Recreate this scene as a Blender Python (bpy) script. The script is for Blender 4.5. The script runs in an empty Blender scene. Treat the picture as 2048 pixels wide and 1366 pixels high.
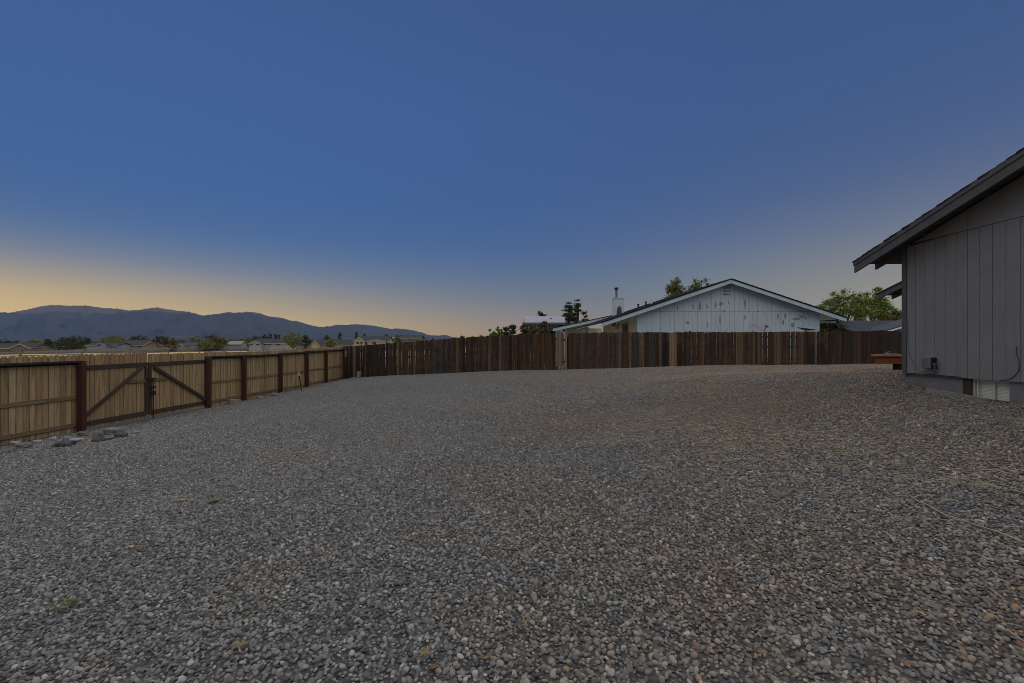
import bpy, bmesh, math, random
import numpy as np
from mathutils import Vector, Matrix, noise

R = math.radians
random.seed(7)
scene = bpy.context.scene
COL = scene.collection
F, PX0, HY, CZ = 967.0, 1024.0, 688.0, 1.5      # measured focal length, centre and horizon; eye height above the world zero

# ------------------------------------------------------------------ camera
cam = bpy.data.cameras.new('camera')
cam_o = bpy.data.objects.new('camera', cam)
COL.objects.link(cam_o)
cam_o.location = (0, 0, CZ)
cam_o.rotation_euler = (math.pi / 2, 0, 0)
cam.lens, cam.sensor_width = 17.0, 36.0
cam.shift_y = 5 / 2048
cam.clip_start, cam.clip_end = 0.05, 60000
scene.camera = cam_o

# ------------------------------------------------------------------ sky and sun
SUN_EL, SUN_ROT = 2.0, 142.0          # the sun is just down, behind and to the right; the far peaks still face it
ARCH_ROT = -64.0                      # the yellow twilight arch stands over the mountains
world = bpy.data.worlds.new('World')
scene.world = world
world.use_nodes = True
nt = world.node_tree
sky = nt.nodes.new('ShaderNodeTexSky')
sky.sky_type = 'NISHITA'
sky.sun_disc = False
sky.sun_elevation, sky.sun_rotation = R(SUN_EL), R(SUN_ROT)
sky.altitude, sky.dust_density, sky.ozone_density = 1400, 2.0, 4.0
tc = nt.nodes.new('ShaderNodeTexCoord')
sep = nt.nodes.new('ShaderNodeSeparateXYZ')
nt.links.new(tc.outputs['Generated'], sep.inputs[0])
ramp = nt.nodes.new('ShaderNodeValToRGB')        # the even twilight arch, by height above the horizon only
SKY = [(0.0, (.34, .20, .10)), (.045, (.25, .165, .112)), (.09, (.138, .112, .118)), (.13, (.086, .088, .125)), (.19, (.048, .063, .138)),
       (.26, (.036, .058, .148)), (.42, (.039, .069, .172)), (1.0, (.040, .071, .174))]
el = ramp.color_ramp.elements
while len(el) < len(SKY):
    el.new(.5)
for e, (p, c) in zip(el, SKY):
    e.position = p
    e.color = (*c, 1)
nt.links.new(sep.outputs['Z'], ramp.inputs[0])
scl = nt.nodes.new('ShaderNodeVectorMath')
scl.operation = 'SCALE'
scl.inputs['Scale'].default_value = 10
nt.links.new(ramp.outputs[0], scl.inputs[0])
addn = nt.nodes.new('ShaderNodeVectorMath')
addn.operation = 'ADD'
nt.links.new(sky.outputs[0], addn.inputs[0])
nt.links.new(scl.outputs[0], addn.inputs[1])
# the warm afterglow low in the sky over the mountains, away from the sun
az = (math.sin(R(ARCH_ROT)), math.cos(R(ARCH_ROT)), 0)
dt = nt.nodes.new('ShaderNodeVectorMath')
dt.operation = 'DOT_PRODUCT'
nt.links.new(tc.outputs['Generated'], dt.inputs[0])
dt.inputs[1].default_value = az


def wm(op, a, b_):
    x = nt.nodes.new('ShaderNodeMath')
    x.operation = op
    for i, v in enumerate((a, b_)):
        if isinstance(v, bpy.types.NodeSocket): nt.links.new(v, x.inputs[i])
        else: x.inputs[i].default_value = v
    return x.outputs[0]


glow = wm('MULTIPLY', wm('POWER', wm('MAXIMUM', dt.outputs['Value'], 0.0), 3.1),
          wm('POWER', 2.718, wm('MULTIPLY', wm('POWER', wm('DIVIDE', wm('MAXIMUM', sep.outputs['Z'], 0.0), .088), 1.9), -1.0)))
mx = nt.nodes.new('ShaderNodeMix')
mx.data_type = 'RGBA'
nt.links.new(glow, mx.inputs[0])
nt.links.new(addn.outputs[0], mx.inputs[6])
mx.inputs[7].default_value = (15.4, 10.0, 1.9, 1)
# and a paler one towards the sun itself, low on the right
dt2 = nt.nodes.new('ShaderNodeVectorMath')
dt2.operation = 'DOT_PRODUCT'
nt.links.new(tc.outputs['Generated'], dt2.inputs[0])
dt2.inputs[1].default_value = (math.sin(R(80)), math.cos(R(80)), 0)
glow2 = wm('MULTIPLY', wm('POWER', wm('MAXIMUM', dt2.outputs['Value'], 0.0), 2.2),
           wm('POWER', 2.718, wm('MULTIPLY', wm('POWER', wm('DIVIDE', wm('MAXIMUM', sep.outputs['Z'], 0.0), .17), 1.6), -1.0)))
mx2 = nt.nodes.new('ShaderNodeMix')
mx2.data_type = 'RGBA'
nt.links.new(glow2, mx2.inputs[0])
nt.links.new(mx.outputs[2], mx2.inputs[6])
mx2.inputs[7].default_value = (6.9, 5.8, 2.7, 1)
bg = nt.nodes['Background']
bg.inputs[1].default_value = 0.1
nt.links.new(mx2.outputs[2], bg.inputs[0])

sun = bpy.data.lights.new('sun', 'SUN')
sun.energy, sun.angle, sun.color = 2.0, R(128), (1, .88, .68)      # wide overhead fill added in place of the low sun, no hard shadows
LAMP_EL = 84.0
sun_o = bpy.data.objects.new('sun', sun)
COL.objects.link(sun_o)
_d = Vector((math.sin(R(SUN_ROT)) * math.cos(R(LAMP_EL)), math.cos(R(SUN_ROT)) * math.cos(R(LAMP_EL)), math.sin(R(LAMP_EL))))
sun_o.rotation_euler = _d.to_track_quat('Z', 'Y').to_euler()
sun_o.location = (-20, 10, 30)

scene.view_settings.view_transform = 'Standard'
scene.view_settings.look = 'None'
scene.view_settings.exposure = 0.0
scene.view_settings.gamma = 1.0
scene.cycles.max_bounces = 5
scene.cycles.diffuse_bounces = 3
scene.cycles.volume_bounces = 0
scene.cycles.use_denoising = True
scene.cycles.filter_width = 0.85
scene.cycles.volume_step_rate = 4


# ------------------------------------------------------------------ geometry helpers
def P(px, py, d):
    """the point of the place seen at photo pixel px, py if it lies d metres ahead"""
    return Vector(((px - PX0) / F * d, d, CZ - (py - HY) / F * d))


def Z(py, d):
    return CZ - (py - HY) / F * d


def link(name, me, mat=None, parent=None, loc=None, smooth=False):
    o = bpy.data.objects.new(name, me)
    COL.objects.link(o)
    if mat is not None and not me.materials:
        me.materials.append(mat)
    if smooth:
        me.polygons.foreach_set('use_smooth', [True] * len(me.polygons))
    if loc is not None:
        o.location = loc
    if parent is not None:
        o.parent = parent
    return o


def root_loc(o):
    v = Vector(o.location)
    while o.parent:
        o = o.parent
        v = v + Vector(o.location)
    return v


def thing(name, label, cat, loc=(0, 0, 0), group=None):
    o = bpy.data.objects.new(name, None)
    COL.objects.link(o)
    o.location = loc
    o.empty_display_size = .2
    return tag(o, label, cat, group)


def tag(o, label=None, cat=None, group=None, kind=None):
    if label: o['label'] = label
    if cat: o['category'] = cat
    if group: o['group'] = group
    if kind: o['kind'] = kind
    return o


class MB:
    """collects faces given in world coordinates; build() links them as one mesh under parent"""
    def __init__(s):
        s.v, s.f = [], []

    def add(s, vs, fs):
        n = len(s.v)
        s.v += [tuple(v) for v in vs]
        s.f += [tuple(i + n for i in f) for f in fs]
        return s

    def box(s, x0, x1, y0, y1, z0, z1):
        return s.add([(x0, y0, z0), (x1, y0, z0), (x1, y1, z0), (x0, y1, z0), (x0, y0, z1), (x1, y0, z1), (x1, y1, z1), (x0, y1, z1)],
                     [(0, 3, 2, 1), (4, 5, 6, 7), (0, 1, 5, 4), (1, 2, 6, 5), (2, 3, 7, 6), (3, 0, 4, 7)])

    def prism(s, pts, off):
        """pts: planar polygon, extruded by vector off"""
        n = len(pts)
        off = Vector(off)
        a = [Vector(p) for p in pts]
        nrm = sum(((a[i] - a[0]).cross(a[(i + 1) % n] - a[0]) for i in range(n)), Vector())
        if nrm.dot(off) > 0:
            a = a[::-1]
        return s.add(a + [p + off for p in a], [tuple(range(n)), tuple(range(2 * n - 1, n - 1, -1))] +
                     [(i, i + n, (i + 1) % n + n, (i + 1) % n) for i in range(n)])

    def bar(s, p0, p1, w, h, up=(0, 0, 1)):
        p0, p1 = Vector(p0), Vector(p1)
        d = (p1 - p0).normalized()
        u = Vector(up)
        sd = d.cross(u).normalized() * (w / 2)
        u = sd.cross(d).normalized() * (h / 2)
        return s.prism([p0 - sd - u, p0 + sd - u, p0 + sd + u, p0 - sd + u], p1 - p0)

    def tube(s, pts, rad, n=6, cap=True):
        pts = [Vector(p) for p in pts]
        if not hasattr(rad, '__len__'):
            rad = [rad] * len(pts)
        vs = []
        for i, p in enumerate(pts):
            d = (pts[min(i + 1, len(pts) - 1)] - pts[max(i - 1, 0)]).normalized()
            a = d.cross(Vector((0, 0, 1)) if abs(d.z) < .9 else Vector((1, 0, 0))).normalized()
            b = d.cross(a)
            vs += [p + (a * math.cos(2 * math.pi * k / n) + b * math.sin(2 * math.pi * k / n)) * rad[i] for k in range(n)]
        fs = [(i * n + k, i * n + (k + 1) % n, (i + 1) * n + (k + 1) % n, (i + 1) * n + k) for i in range(len(pts) - 1) for k in range(n)]
        if cap:
            fs += [tuple(range(n - 1, -1, -1)), tuple(range((len(pts) - 1) * n, len(pts) * n))]
        return s.add(vs, fs)

    def mesh(s, name):
        me = bpy.data.meshes.new(name)
        me.from_pydata(s.v, [], s.f)
        me.update()
        return me

    def build(s, name, mat, parent=None, smooth=False):
        loc = -root_loc(parent) if parent else None
        return link(name, s.mesh(name), mat, parent, loc, smooth)


def grid_mesh(name, xs, ys, zf):
    xs, ys = np.asarray(xs, float), np.asarray(ys, float)
    X, Y = np.meshgrid(xs, ys)
    Zv = zf(X, Y)
    v = np.stack([X, Y, Zv], -1).reshape(-1, 3)
    nx, ny = len(xs), len(ys)
    i, j = np.meshgrid(np.arange(nx - 1), np.arange(ny - 1))
    a = (j * nx + i).reshape(-1)
    f = np.stack([a, a + 1, a + nx + 1, a + nx], -1)
    me = bpy.data.meshes.new(name)
    me.vertices.add(len(v))
    me.vertices.foreach_set('co', v.ravel())
    me.loops.add(f.size)
    me.loops.foreach_set('vertex_index', f.ravel())
    me.polygons.add(len(f))
    me.polygons.foreach_set('loop_start', np.arange(0, f.size, 4))
    me.update(calc_edges=True)
    me.polygons.foreach_set('use_smooth', [True] * len(f))
    return me


# ------------------------------------------------------------------ materials
def new_mat(name, rough=.85):
    m = bpy.data.materials.new(name)
    m.use_nodes = True
    n = m.node_tree
    b = n.nodes['Principled BSDF']
    b.inputs['Roughness'].default_value = rough
    b.inputs['Specular IOR Level'].default_value = .3
    return m, n, b


def nd(n, t, **kw):
    x = n.nodes.new(t)
    for k, v in kw.items():
        setattr(x, k, v)
    return x


def mixc(n, fac, a, b, mode='MIX'):
    x = nd(n, 'ShaderNodeMix', data_type='RGBA', blend_type=mode, clamp_factor=True)
    for s, v in ((0, fac), (6, a), (7, b)):
        if isinstance(v, bpy.types.NodeSocket):
            n.links.new(v, x.inputs[s])
        elif s == 0:
            x.inputs[s].default_value = v
        else:
            x.inputs[s].default_value = (*v, 1)
    return x.outputs[2]


def math_(n, op, a, b=None, c=None):
    x = nd(n, 'ShaderNodeMath', operation=op)
    for i, v in enumerate((a, b, c)):
        if v is None: continue
        if isinstance(v, bpy.types.NodeSocket): n.links.new(v, x.inputs[i])
        else: x.inputs[i].default_value = v
    return x.outputs[0]


def ramp_(n, fac, stops, interp='LINEAR'):
    r = nd(n, 'ShaderNodeValToRGB')
    e = r.color_ramp.elements
    r.color_ramp.interpolation = interp
    while len(e) < len(stops): e.new(.5)
    for q, (p, c) in zip(e, stops):
        q.position = p
        q.color = (*c, 1) if len(c) == 3 else c
    n.links.new(fac, r.inputs[0])
    return r.outputs[0]


def noise_(n, vec, scale, detail=4, rough=.55):
    x = nd(n, 'ShaderNodeTexNoise')
    x.inputs['Scale'].default_value = scale
    x.inputs['Detail'].default_value = detail
    x.inputs['Roughness'].default_value = rough
    if vec is not None: n.links.new(vec, x.inputs['Vector'])
    return x.outputs['Fac']


def mapping(n, vec, scale=(1, 1, 1)):
    x = nd(n, 'ShaderNodeMapping')
    x.inputs['Scale'].default_value = scale
    n.links.new(vec, x.inputs['Vector'])
    return x.outputs[0]


def coords(n, rnd=True):
    t = nd(n, 'ShaderNodeTexCoord')
    if not rnd:
        return t.outputs['Object'], None
    o = nd(n, 'ShaderNodeObjectInfo')
    v = nd(n, 'ShaderNodeVectorMath', operation='SCALE')
    v.inputs[0].default_value = (37, 53, 71)
    n.links.new(o.outputs['Random'], v.inputs['Scale'])
    a = nd(n, 'ShaderNodeVectorMath', operation='ADD')
    n.links.new(t.outputs['Object'], a.inputs[0])
    n.links.new(v.outputs[0], a.inputs[1])
    return a.outputs[0], o.outputs['Random']


def bump(n, b, h, strength=.4, dist=.01):
    x = nd(n, 'ShaderNodeBump')
    x.inputs['Strength'].default_value = strength
    x.inputs['Distance'].default_value = dist
    n.links.new(h, x.inputs['Height'])
    n.links.new(x.outputs[0], b.inputs['Normal'])


def plain(name, col, rough=.8, scale=6, amt=.25, bmp=.2, bscale=60, metal=0.0, spec=.3):
    """painted or mineral surface: large soft blotches, fine relief"""
    m, n, b = new_mat(name, rough)
    v, r = coords(n)
    f = noise_(n, v, scale, 5, .6)
    lo = tuple(c * (1 - amt) for c in col)
    hi = tuple(min(1, c * (1 + amt)) for c in col)
    n.links.new(ramp_(n, f, [(.3, lo), (.7, hi)]), b.inputs['Base Color'])
    b.inputs['Metallic'].default_value = metal
    b.inputs['Specular IOR Level'].default_value = spec
    if bmp:
        bump(n, b, noise_(n, v, bscale, 3), bmp, .004)
    return m


def wood(name, cols, axis='z', stain=(.05, .045, .04), stain_amt=.5, grain=.45, knots=True, spots=(), rough=.85, mottle=False):
    """weathered timber: each board takes its own tone from cols, streaks run along axis, knots, weather stains;
    spots: (x, z, rx, rz) dark stains soaked into the fence at a fixed place"""
    m, n, b = new_mat(name, rough)
    v, r = coords(n)
    k = len(cols)
    base = ramp_(n, r, [(i / k, c) for i, c in enumerate(cols)], 'CONSTANT')
    s = (30, 30, 1.3) if axis == 'z' else (1.3, 30, 30)
    g = noise_(n, mapping(n, v, s), 1.0, 6, .65)
    c = mixc(n, math_(n, 'MULTIPLY', g, 1.0), tuple(x for x in (1 - grain,) * 3), (1.15, 1.15, 1.15))
    col = mixc(n, 1.0, base, c, 'MULTIPLY')
    s2 = (9, 9, 1.0) if axis == 'z' else (1.0, 9, 9)
    st = noise_(n, mapping(n, v, s2), 1.0, 5, .7)
    col = mixc(n, math_(n, 'MULTIPLY', ramp_(n, st, [(.47, (0, 0, 0)), (.72, (1, 1, 1))]), stain_amt), col, stain)
    if axis == 'z' and knots:      # shade of the gaps between boards, painted along both long edges
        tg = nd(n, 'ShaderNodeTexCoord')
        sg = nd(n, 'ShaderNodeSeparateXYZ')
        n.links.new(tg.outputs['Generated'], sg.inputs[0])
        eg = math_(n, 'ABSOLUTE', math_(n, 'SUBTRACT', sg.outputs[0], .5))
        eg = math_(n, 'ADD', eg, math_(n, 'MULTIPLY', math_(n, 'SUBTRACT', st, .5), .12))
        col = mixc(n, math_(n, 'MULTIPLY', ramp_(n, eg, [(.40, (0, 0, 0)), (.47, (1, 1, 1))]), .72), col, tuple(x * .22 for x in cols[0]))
    if knots:
        vo = nd(n, 'ShaderNodeTexVoronoi')
        vo.inputs['Scale'].default_value = 1
        n.links.new(mapping(n, v, (7, 7, 2.6) if axis == 'z' else (2.6, 7, 7)), vo.inputs['Vector'])
        kn = ramp_(n, vo.outputs['Distance'], [(.05, (1, 1, 1)), (.13, (0, 0, 0))])
        col = mixc(n, math_(n, 'MULTIPLY', kn, .7), col, tuple(x * .35 for x in cols[0]))
    if mottle:
        gm_ = nd(n, 'ShaderNodeNewGeometry')
        mo = noise_(n, mapping(n, gm_.outputs['Position'], (1.5, 1.5, 1.0)), 1.0, 6, .7)
        col = mixc(n, math_(n, 'MULTIPLY', ramp_(n, mo, [(.5, (0, 0, 0)), (.68, (1, 1, 1))]), .6), col, (.15, .072, .028))
        mo2 = noise_(n, mapping(n, gm_.outputs['Position'], (1.1, 1.1, 1.6)), 1.7, 6, .7)
        col = mixc(n, math_(n, 'MULTIPLY', ramp_(n, mo2, [(.52, (0, 0, 0)), (.7, (1, 1, 1))]), .7), col, (.026, .021, .018))
    if spots:
        geo = nd(n, 'ShaderNodeNewGeometry')
        sp = nd(n, 'ShaderNodeSeparateXYZ')
        n.links.new(geo.outputs['Position'], sp.inputs[0])
        wob = math_(n, 'MULTIPLY', noise_(n, geo.outputs['Position'], 3.0, 4), .5)
        for (x, z, rx, rz) in spots:
            dx = math_(n, 'POWER', math_(n, 'DIVIDE', math_(n, 'SUBTRACT', sp.outputs[0], x), rx), 2)
            dz = math_(n, 'POWER', math_(n, 'DIVIDE', math_(n, 'SUBTRACT', sp.outputs[2], z), rz), 2)
            d = math_(n, 'ADD', math_(n, 'ADD', dx, dz), wob)
            mk = ramp_(n, d, [(.95, (1, 1, 1)), (1.25, (0, 0, 0))])
            col = mixc(n, math_(n, 'MULTIPLY', mk, .68), col, (.014, .012, .01))
    n.links.new(col, b.inputs['Base Color'])
    bump(n, b, g, .5, .004)
    return m


M = {}
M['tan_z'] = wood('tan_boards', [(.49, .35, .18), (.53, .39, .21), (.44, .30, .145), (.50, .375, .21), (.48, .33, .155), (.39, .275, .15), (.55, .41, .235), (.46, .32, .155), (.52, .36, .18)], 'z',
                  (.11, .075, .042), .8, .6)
M['tan_x'] = wood('tan_rail', [(.22, .155, .09), (.19, .135, .085), (.25, .18, .10)], 'x', (.07, .055, .04), .7)
M['grey_x'] = wood('dark_rail', [(.085, .06, .045), (.07, .05, .04)], 'x', (.03, .025, .02), .6, knots=False)
M['dark_rail'] = wood('black_rail', [(.03, .028, .027), (.038, .033, .03)], 'x', (.015, .014, .013), .6, knots=False)
M['red_post'] = wood('red_post', [(.088, .033, .022), (.075, .03, .021)], 'z', (.035, .018, .013), .75, knots=False)
BR = [(.10, .052, .025), (.078, .042, .023), (.125, .072, .036), (.068, .044, .03), (.095, .047, .02), (.088, .064, .044), (.12, .06, .025), (.074, .047, .027),
      (.10, .064, .035), (.06, .038, .025), (.135, .08, .041), (.088, .047, .022)]




def fence_x(px):
    """x where the sight line through photo column px meets the right-hand back fence"""
    k = (px - PX0) / F
    d = (24.3 - .188 * 2.9) / (1 - .188 * k)
    return k * d


SPOTS = [(fence_x(1342), CZ - .72, .86, 1.0), (fence_x(1636), CZ - .8, .80, 1.0)]
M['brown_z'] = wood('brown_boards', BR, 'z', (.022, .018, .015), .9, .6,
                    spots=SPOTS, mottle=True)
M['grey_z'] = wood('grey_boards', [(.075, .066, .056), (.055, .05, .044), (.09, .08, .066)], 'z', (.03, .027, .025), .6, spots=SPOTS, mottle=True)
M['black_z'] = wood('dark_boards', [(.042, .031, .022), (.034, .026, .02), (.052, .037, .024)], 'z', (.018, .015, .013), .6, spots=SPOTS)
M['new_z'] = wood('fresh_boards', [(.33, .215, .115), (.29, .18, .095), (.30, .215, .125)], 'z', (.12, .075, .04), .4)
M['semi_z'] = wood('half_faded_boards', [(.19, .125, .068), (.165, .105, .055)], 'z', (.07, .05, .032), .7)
M['brown_x'] = wood('brown_rail', [(.07, .045, .03)], 'x', (.03, .025, .02), .6, knots=False)
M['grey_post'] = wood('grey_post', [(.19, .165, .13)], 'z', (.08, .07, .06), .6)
M['concrete'] = plain('concrete', (.24, .225, .2), .95, 9, .25, .5, 90)
M['metal_dark'] = plain('dark_metal', (.05, .045, .045), .55, 20, .3, .1, 80, .6)
M['rust'] = plain('rusty_metal', (.085, .04, .024), .8, 25, .4, .3, 90, .3)
M['galv'] = plain('galvanised_metal', (.21, .21, .22), .5, 20, .3, .1, 90, .7)
M['white_paint'] = plain('white_paint', (.62, .62, .58), .6, 8, .12, .1, 60)
M['house_grey'] = plain('house_grey_paint', (.15, .153, .157), .75, 3, .14, .35, 120)
M['house_trim'] = plain('house_trim_paint', (.10, .101, .103), .7, 5, .16, .3, 120)
M['house_found'] = plain('foundation_paint', (.19, .187, .184), .85, 5, .14, .4, 70)
M['shingle'] = plain('dark_shingles', (.045, .045, .05), .95, 14, .4, .8, 70)
M['slate_roof'] = plain('slate_shingles', (.065, .075, .095), .95, 8, .3, .6, 60)
M['sheath'] = plain('roof_underside', (.11, .11, .112), .9, 6, .2, .2, 60)
M['glass'] = plain('window_glass', (.03, .034, .04), .08, 2, .1, 0, 1, 0, .6)
M['blind'] = plain('pale_blind', (.88, .87, .70), .7, 3, .1, .1, 40)
M['brass'] = plain('brass_fitting', (.32, .22, .08), .45, 20, .3, .1, 80, .7)
M['black'] = plain('black_plastic', (.02, .02, .022), .5, 10, .2, .1, 80)
M['deck'] = wood('red_deck', [(.31, .105, .05), (.27, .09, .045), (.33, .115, .055)], 'x', (.12, .04, .025), .4, knots=False)


def rough_siding(name, col):
    m, n, b = new_mat(name, .75)
    v, r = coords(n)
    g = noise_(n, mapping(n, v, (45, 45, 1.6)), 1.0, 6, .65)
    blot = noise_(n, v, 1.7, 5, .6)
    dirt = noise_(n, mapping(n, v, (5, 5, 1.2)), 1.0, 5, .7)
    c = mixc(n, g, tuple(q * .80 for q in col), tuple(q * 1.2 for q in col))
    c = mixc(n, 1.0, c, mixc(n, blot, (.84, .84, .85), (1.14, 1.14, 1.13)), 'MULTIPLY')
    c = mixc(n, math_(n, 'MULTIPLY', ramp_(n, dirt, [(.58, (0, 0, 0)), (.75, (1, 1, 1))]), .3), c, (.17, .155, .135))
    n.links.new(c, b.inputs['Base Color'])
    bump(n, b, g, .55, .004)
    return m


M['house_grey'] = rough_siding('house_grey_siding', (.225, .226, .225))
# ------------------------------------------------------------------ ground
CTRL = [(-10.83, 10.2, -2.15), (-10.75, 11.9, -2.17), (-10.55, 16.6, -2.22), (-10.45, 18.75, -2.19), (-10.3, 21.7, -2.13), (-10.2, 24.4, -2.13), (-10.1, 27, -2.1), (-9.9, 28.4, -2.03),
        (-6.8, 27.3, -1.78), (-3.3, 26, -1.56), (-.6, 25.2, -1.41), (2.3, 24.3, -1.30), (4.4, 24.6, -1.25), (8.3, 25.3, -1.17), (12.3, 26.2, -1.14), (19.1, 27.3, -1.14), (22.6, 28, -1.13),
        (7.5, 9.36, -.715), (7.5, 8.84, -.865), (7.5, 8.27, -.895), (7.5, 7.73, -.925), (7.5, 7.2, -.89), (7.5, 5, -.92), (7.5, 2, -.95), (9.2, 11, -.62), (7.6, 10.6, -.68), (11, 14, -.78), (14, 20, -1.0),
        (0, 2, -1.47), (0, 6, -1.43), (3.5, 5, -1.26), (4, 9, -1.08), (-5, 5, -1.82), (-10.8, 5, -2.12), (-5, 14, -1.78), (0, 16, -1.35), (5, 16, -1.06), (0, -4, -1.47), (7.5, -4, -1.0), (-11, -4, -2.1), (26, 30, -1.1), (22, 14, -.9)]
_c = np.array(CTRL, float)


def _k(r2):
    return np.where(r2 > 1e-9, r2 * np.log(np.maximum(r2, 1e-9)), 0.0)


_n = len(_c)
_A = np.zeros((_n + 3, _n + 3))
_A[:_n, :_n] = _k((_c[:, None, 0] - _c[None, :, 0]) ** 2 + (_c[:, None, 1] - _c[None, :, 1]) ** 2) + np.eye(_n) * 1.0
_A[:_n, _n] = 1
_A[:_n, _n + 1:] = _c[:, :2]
_A[_n, :_n] = 1
_A[_n + 1:, :_n] = _c[:, :2].T
_w = np.linalg.solve(_A, np.concatenate([_c[:, 2], [0, 0, 0]]))


def yard(X, Y):
    X, Y = np.asarray(X, float), np.asarray(Y, float)
    o = _w[_n] + _w[_n + 1] * X + _w[_n + 2] * Y
    for i in range(_n):
        o = o + _w[i] * _k((X - _c[i, 0]) ** 2 + (Y - _c[i, 1]) ** 2)
    o = o + .012 * np.sin(X * 1.9 + .6 * np.sin(Y * 1.3)) * np.sin(Y * 1.6 + .8 * np.cos(X * .9)) + .02 * np.sin(X * .63 + 1) * np.sin(Y * .71 + 2)
    return o + CZ


_cl = [(float(a), float(b), float(w)) for (a, b, _), w in zip(_c, _w[:_n])]
_w0, _w1, _w2 = (float(q) for q in _w[_n:])


def gz(x, y):
    o = _w0 + _w1 * x + _w2 * y
    for a, b, w in _cl:
        r = (x - a) ** 2 + (y - b) ** 2
        if r > 1e-9: o += w * r * math.log(r)
    o += .012 * math.sin(x * 1.9 + .6 * math.sin(y * 1.3)) * math.sin(y * 1.6 + .8 * math.cos(x * .9)) + .02 * math.sin(x * .63 + 1) * math.sin(y * .71 + 2)
    return o + CZ


FK = [-9000, -400, -180, -100, -40, -14, -9, 0, 8, 30, 9000]
FV = [-9, -6, -3.75, -3.4, -2.8, -2.35, -2.1, -1.5, -1.3, -1.15, -1.15]


def farz(X, Y=None):
    return np.interp(X, FK, FV) + CZ


def hit(px, py):
    """where the sight line through a photo pixel meets the yard"""
    d = 1.2
    while d < 40:
        p = P(px, py, d)
        if p.z <= gz(p.x, p.y):
            break
        d *= 1.06
    lo, hi = d / 1.06, d
    for _ in range(16):
        md_ = (lo + hi) / 2
        p = P(px, py, md_)
        if p.z <= gz(p.x, p.y): hi = md_
        else: lo = md_
    return P(px, py, hi)


def ground_sheet(X, Y):
    inside = np.clip((X + 10.6) / .8, 0, 1) * np.clip((24 - X) / 3, 0, 1) * np.clip((Y + 6) / 2, 0, 1) * np.clip((28.5 - Y) / 2.0, 0, 1)
    return farz(X) * (1 - inside) + (yard(np.clip(X, -13, 26), np.clip(Y, -6, 31)) - .3) * inside - .04


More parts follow.
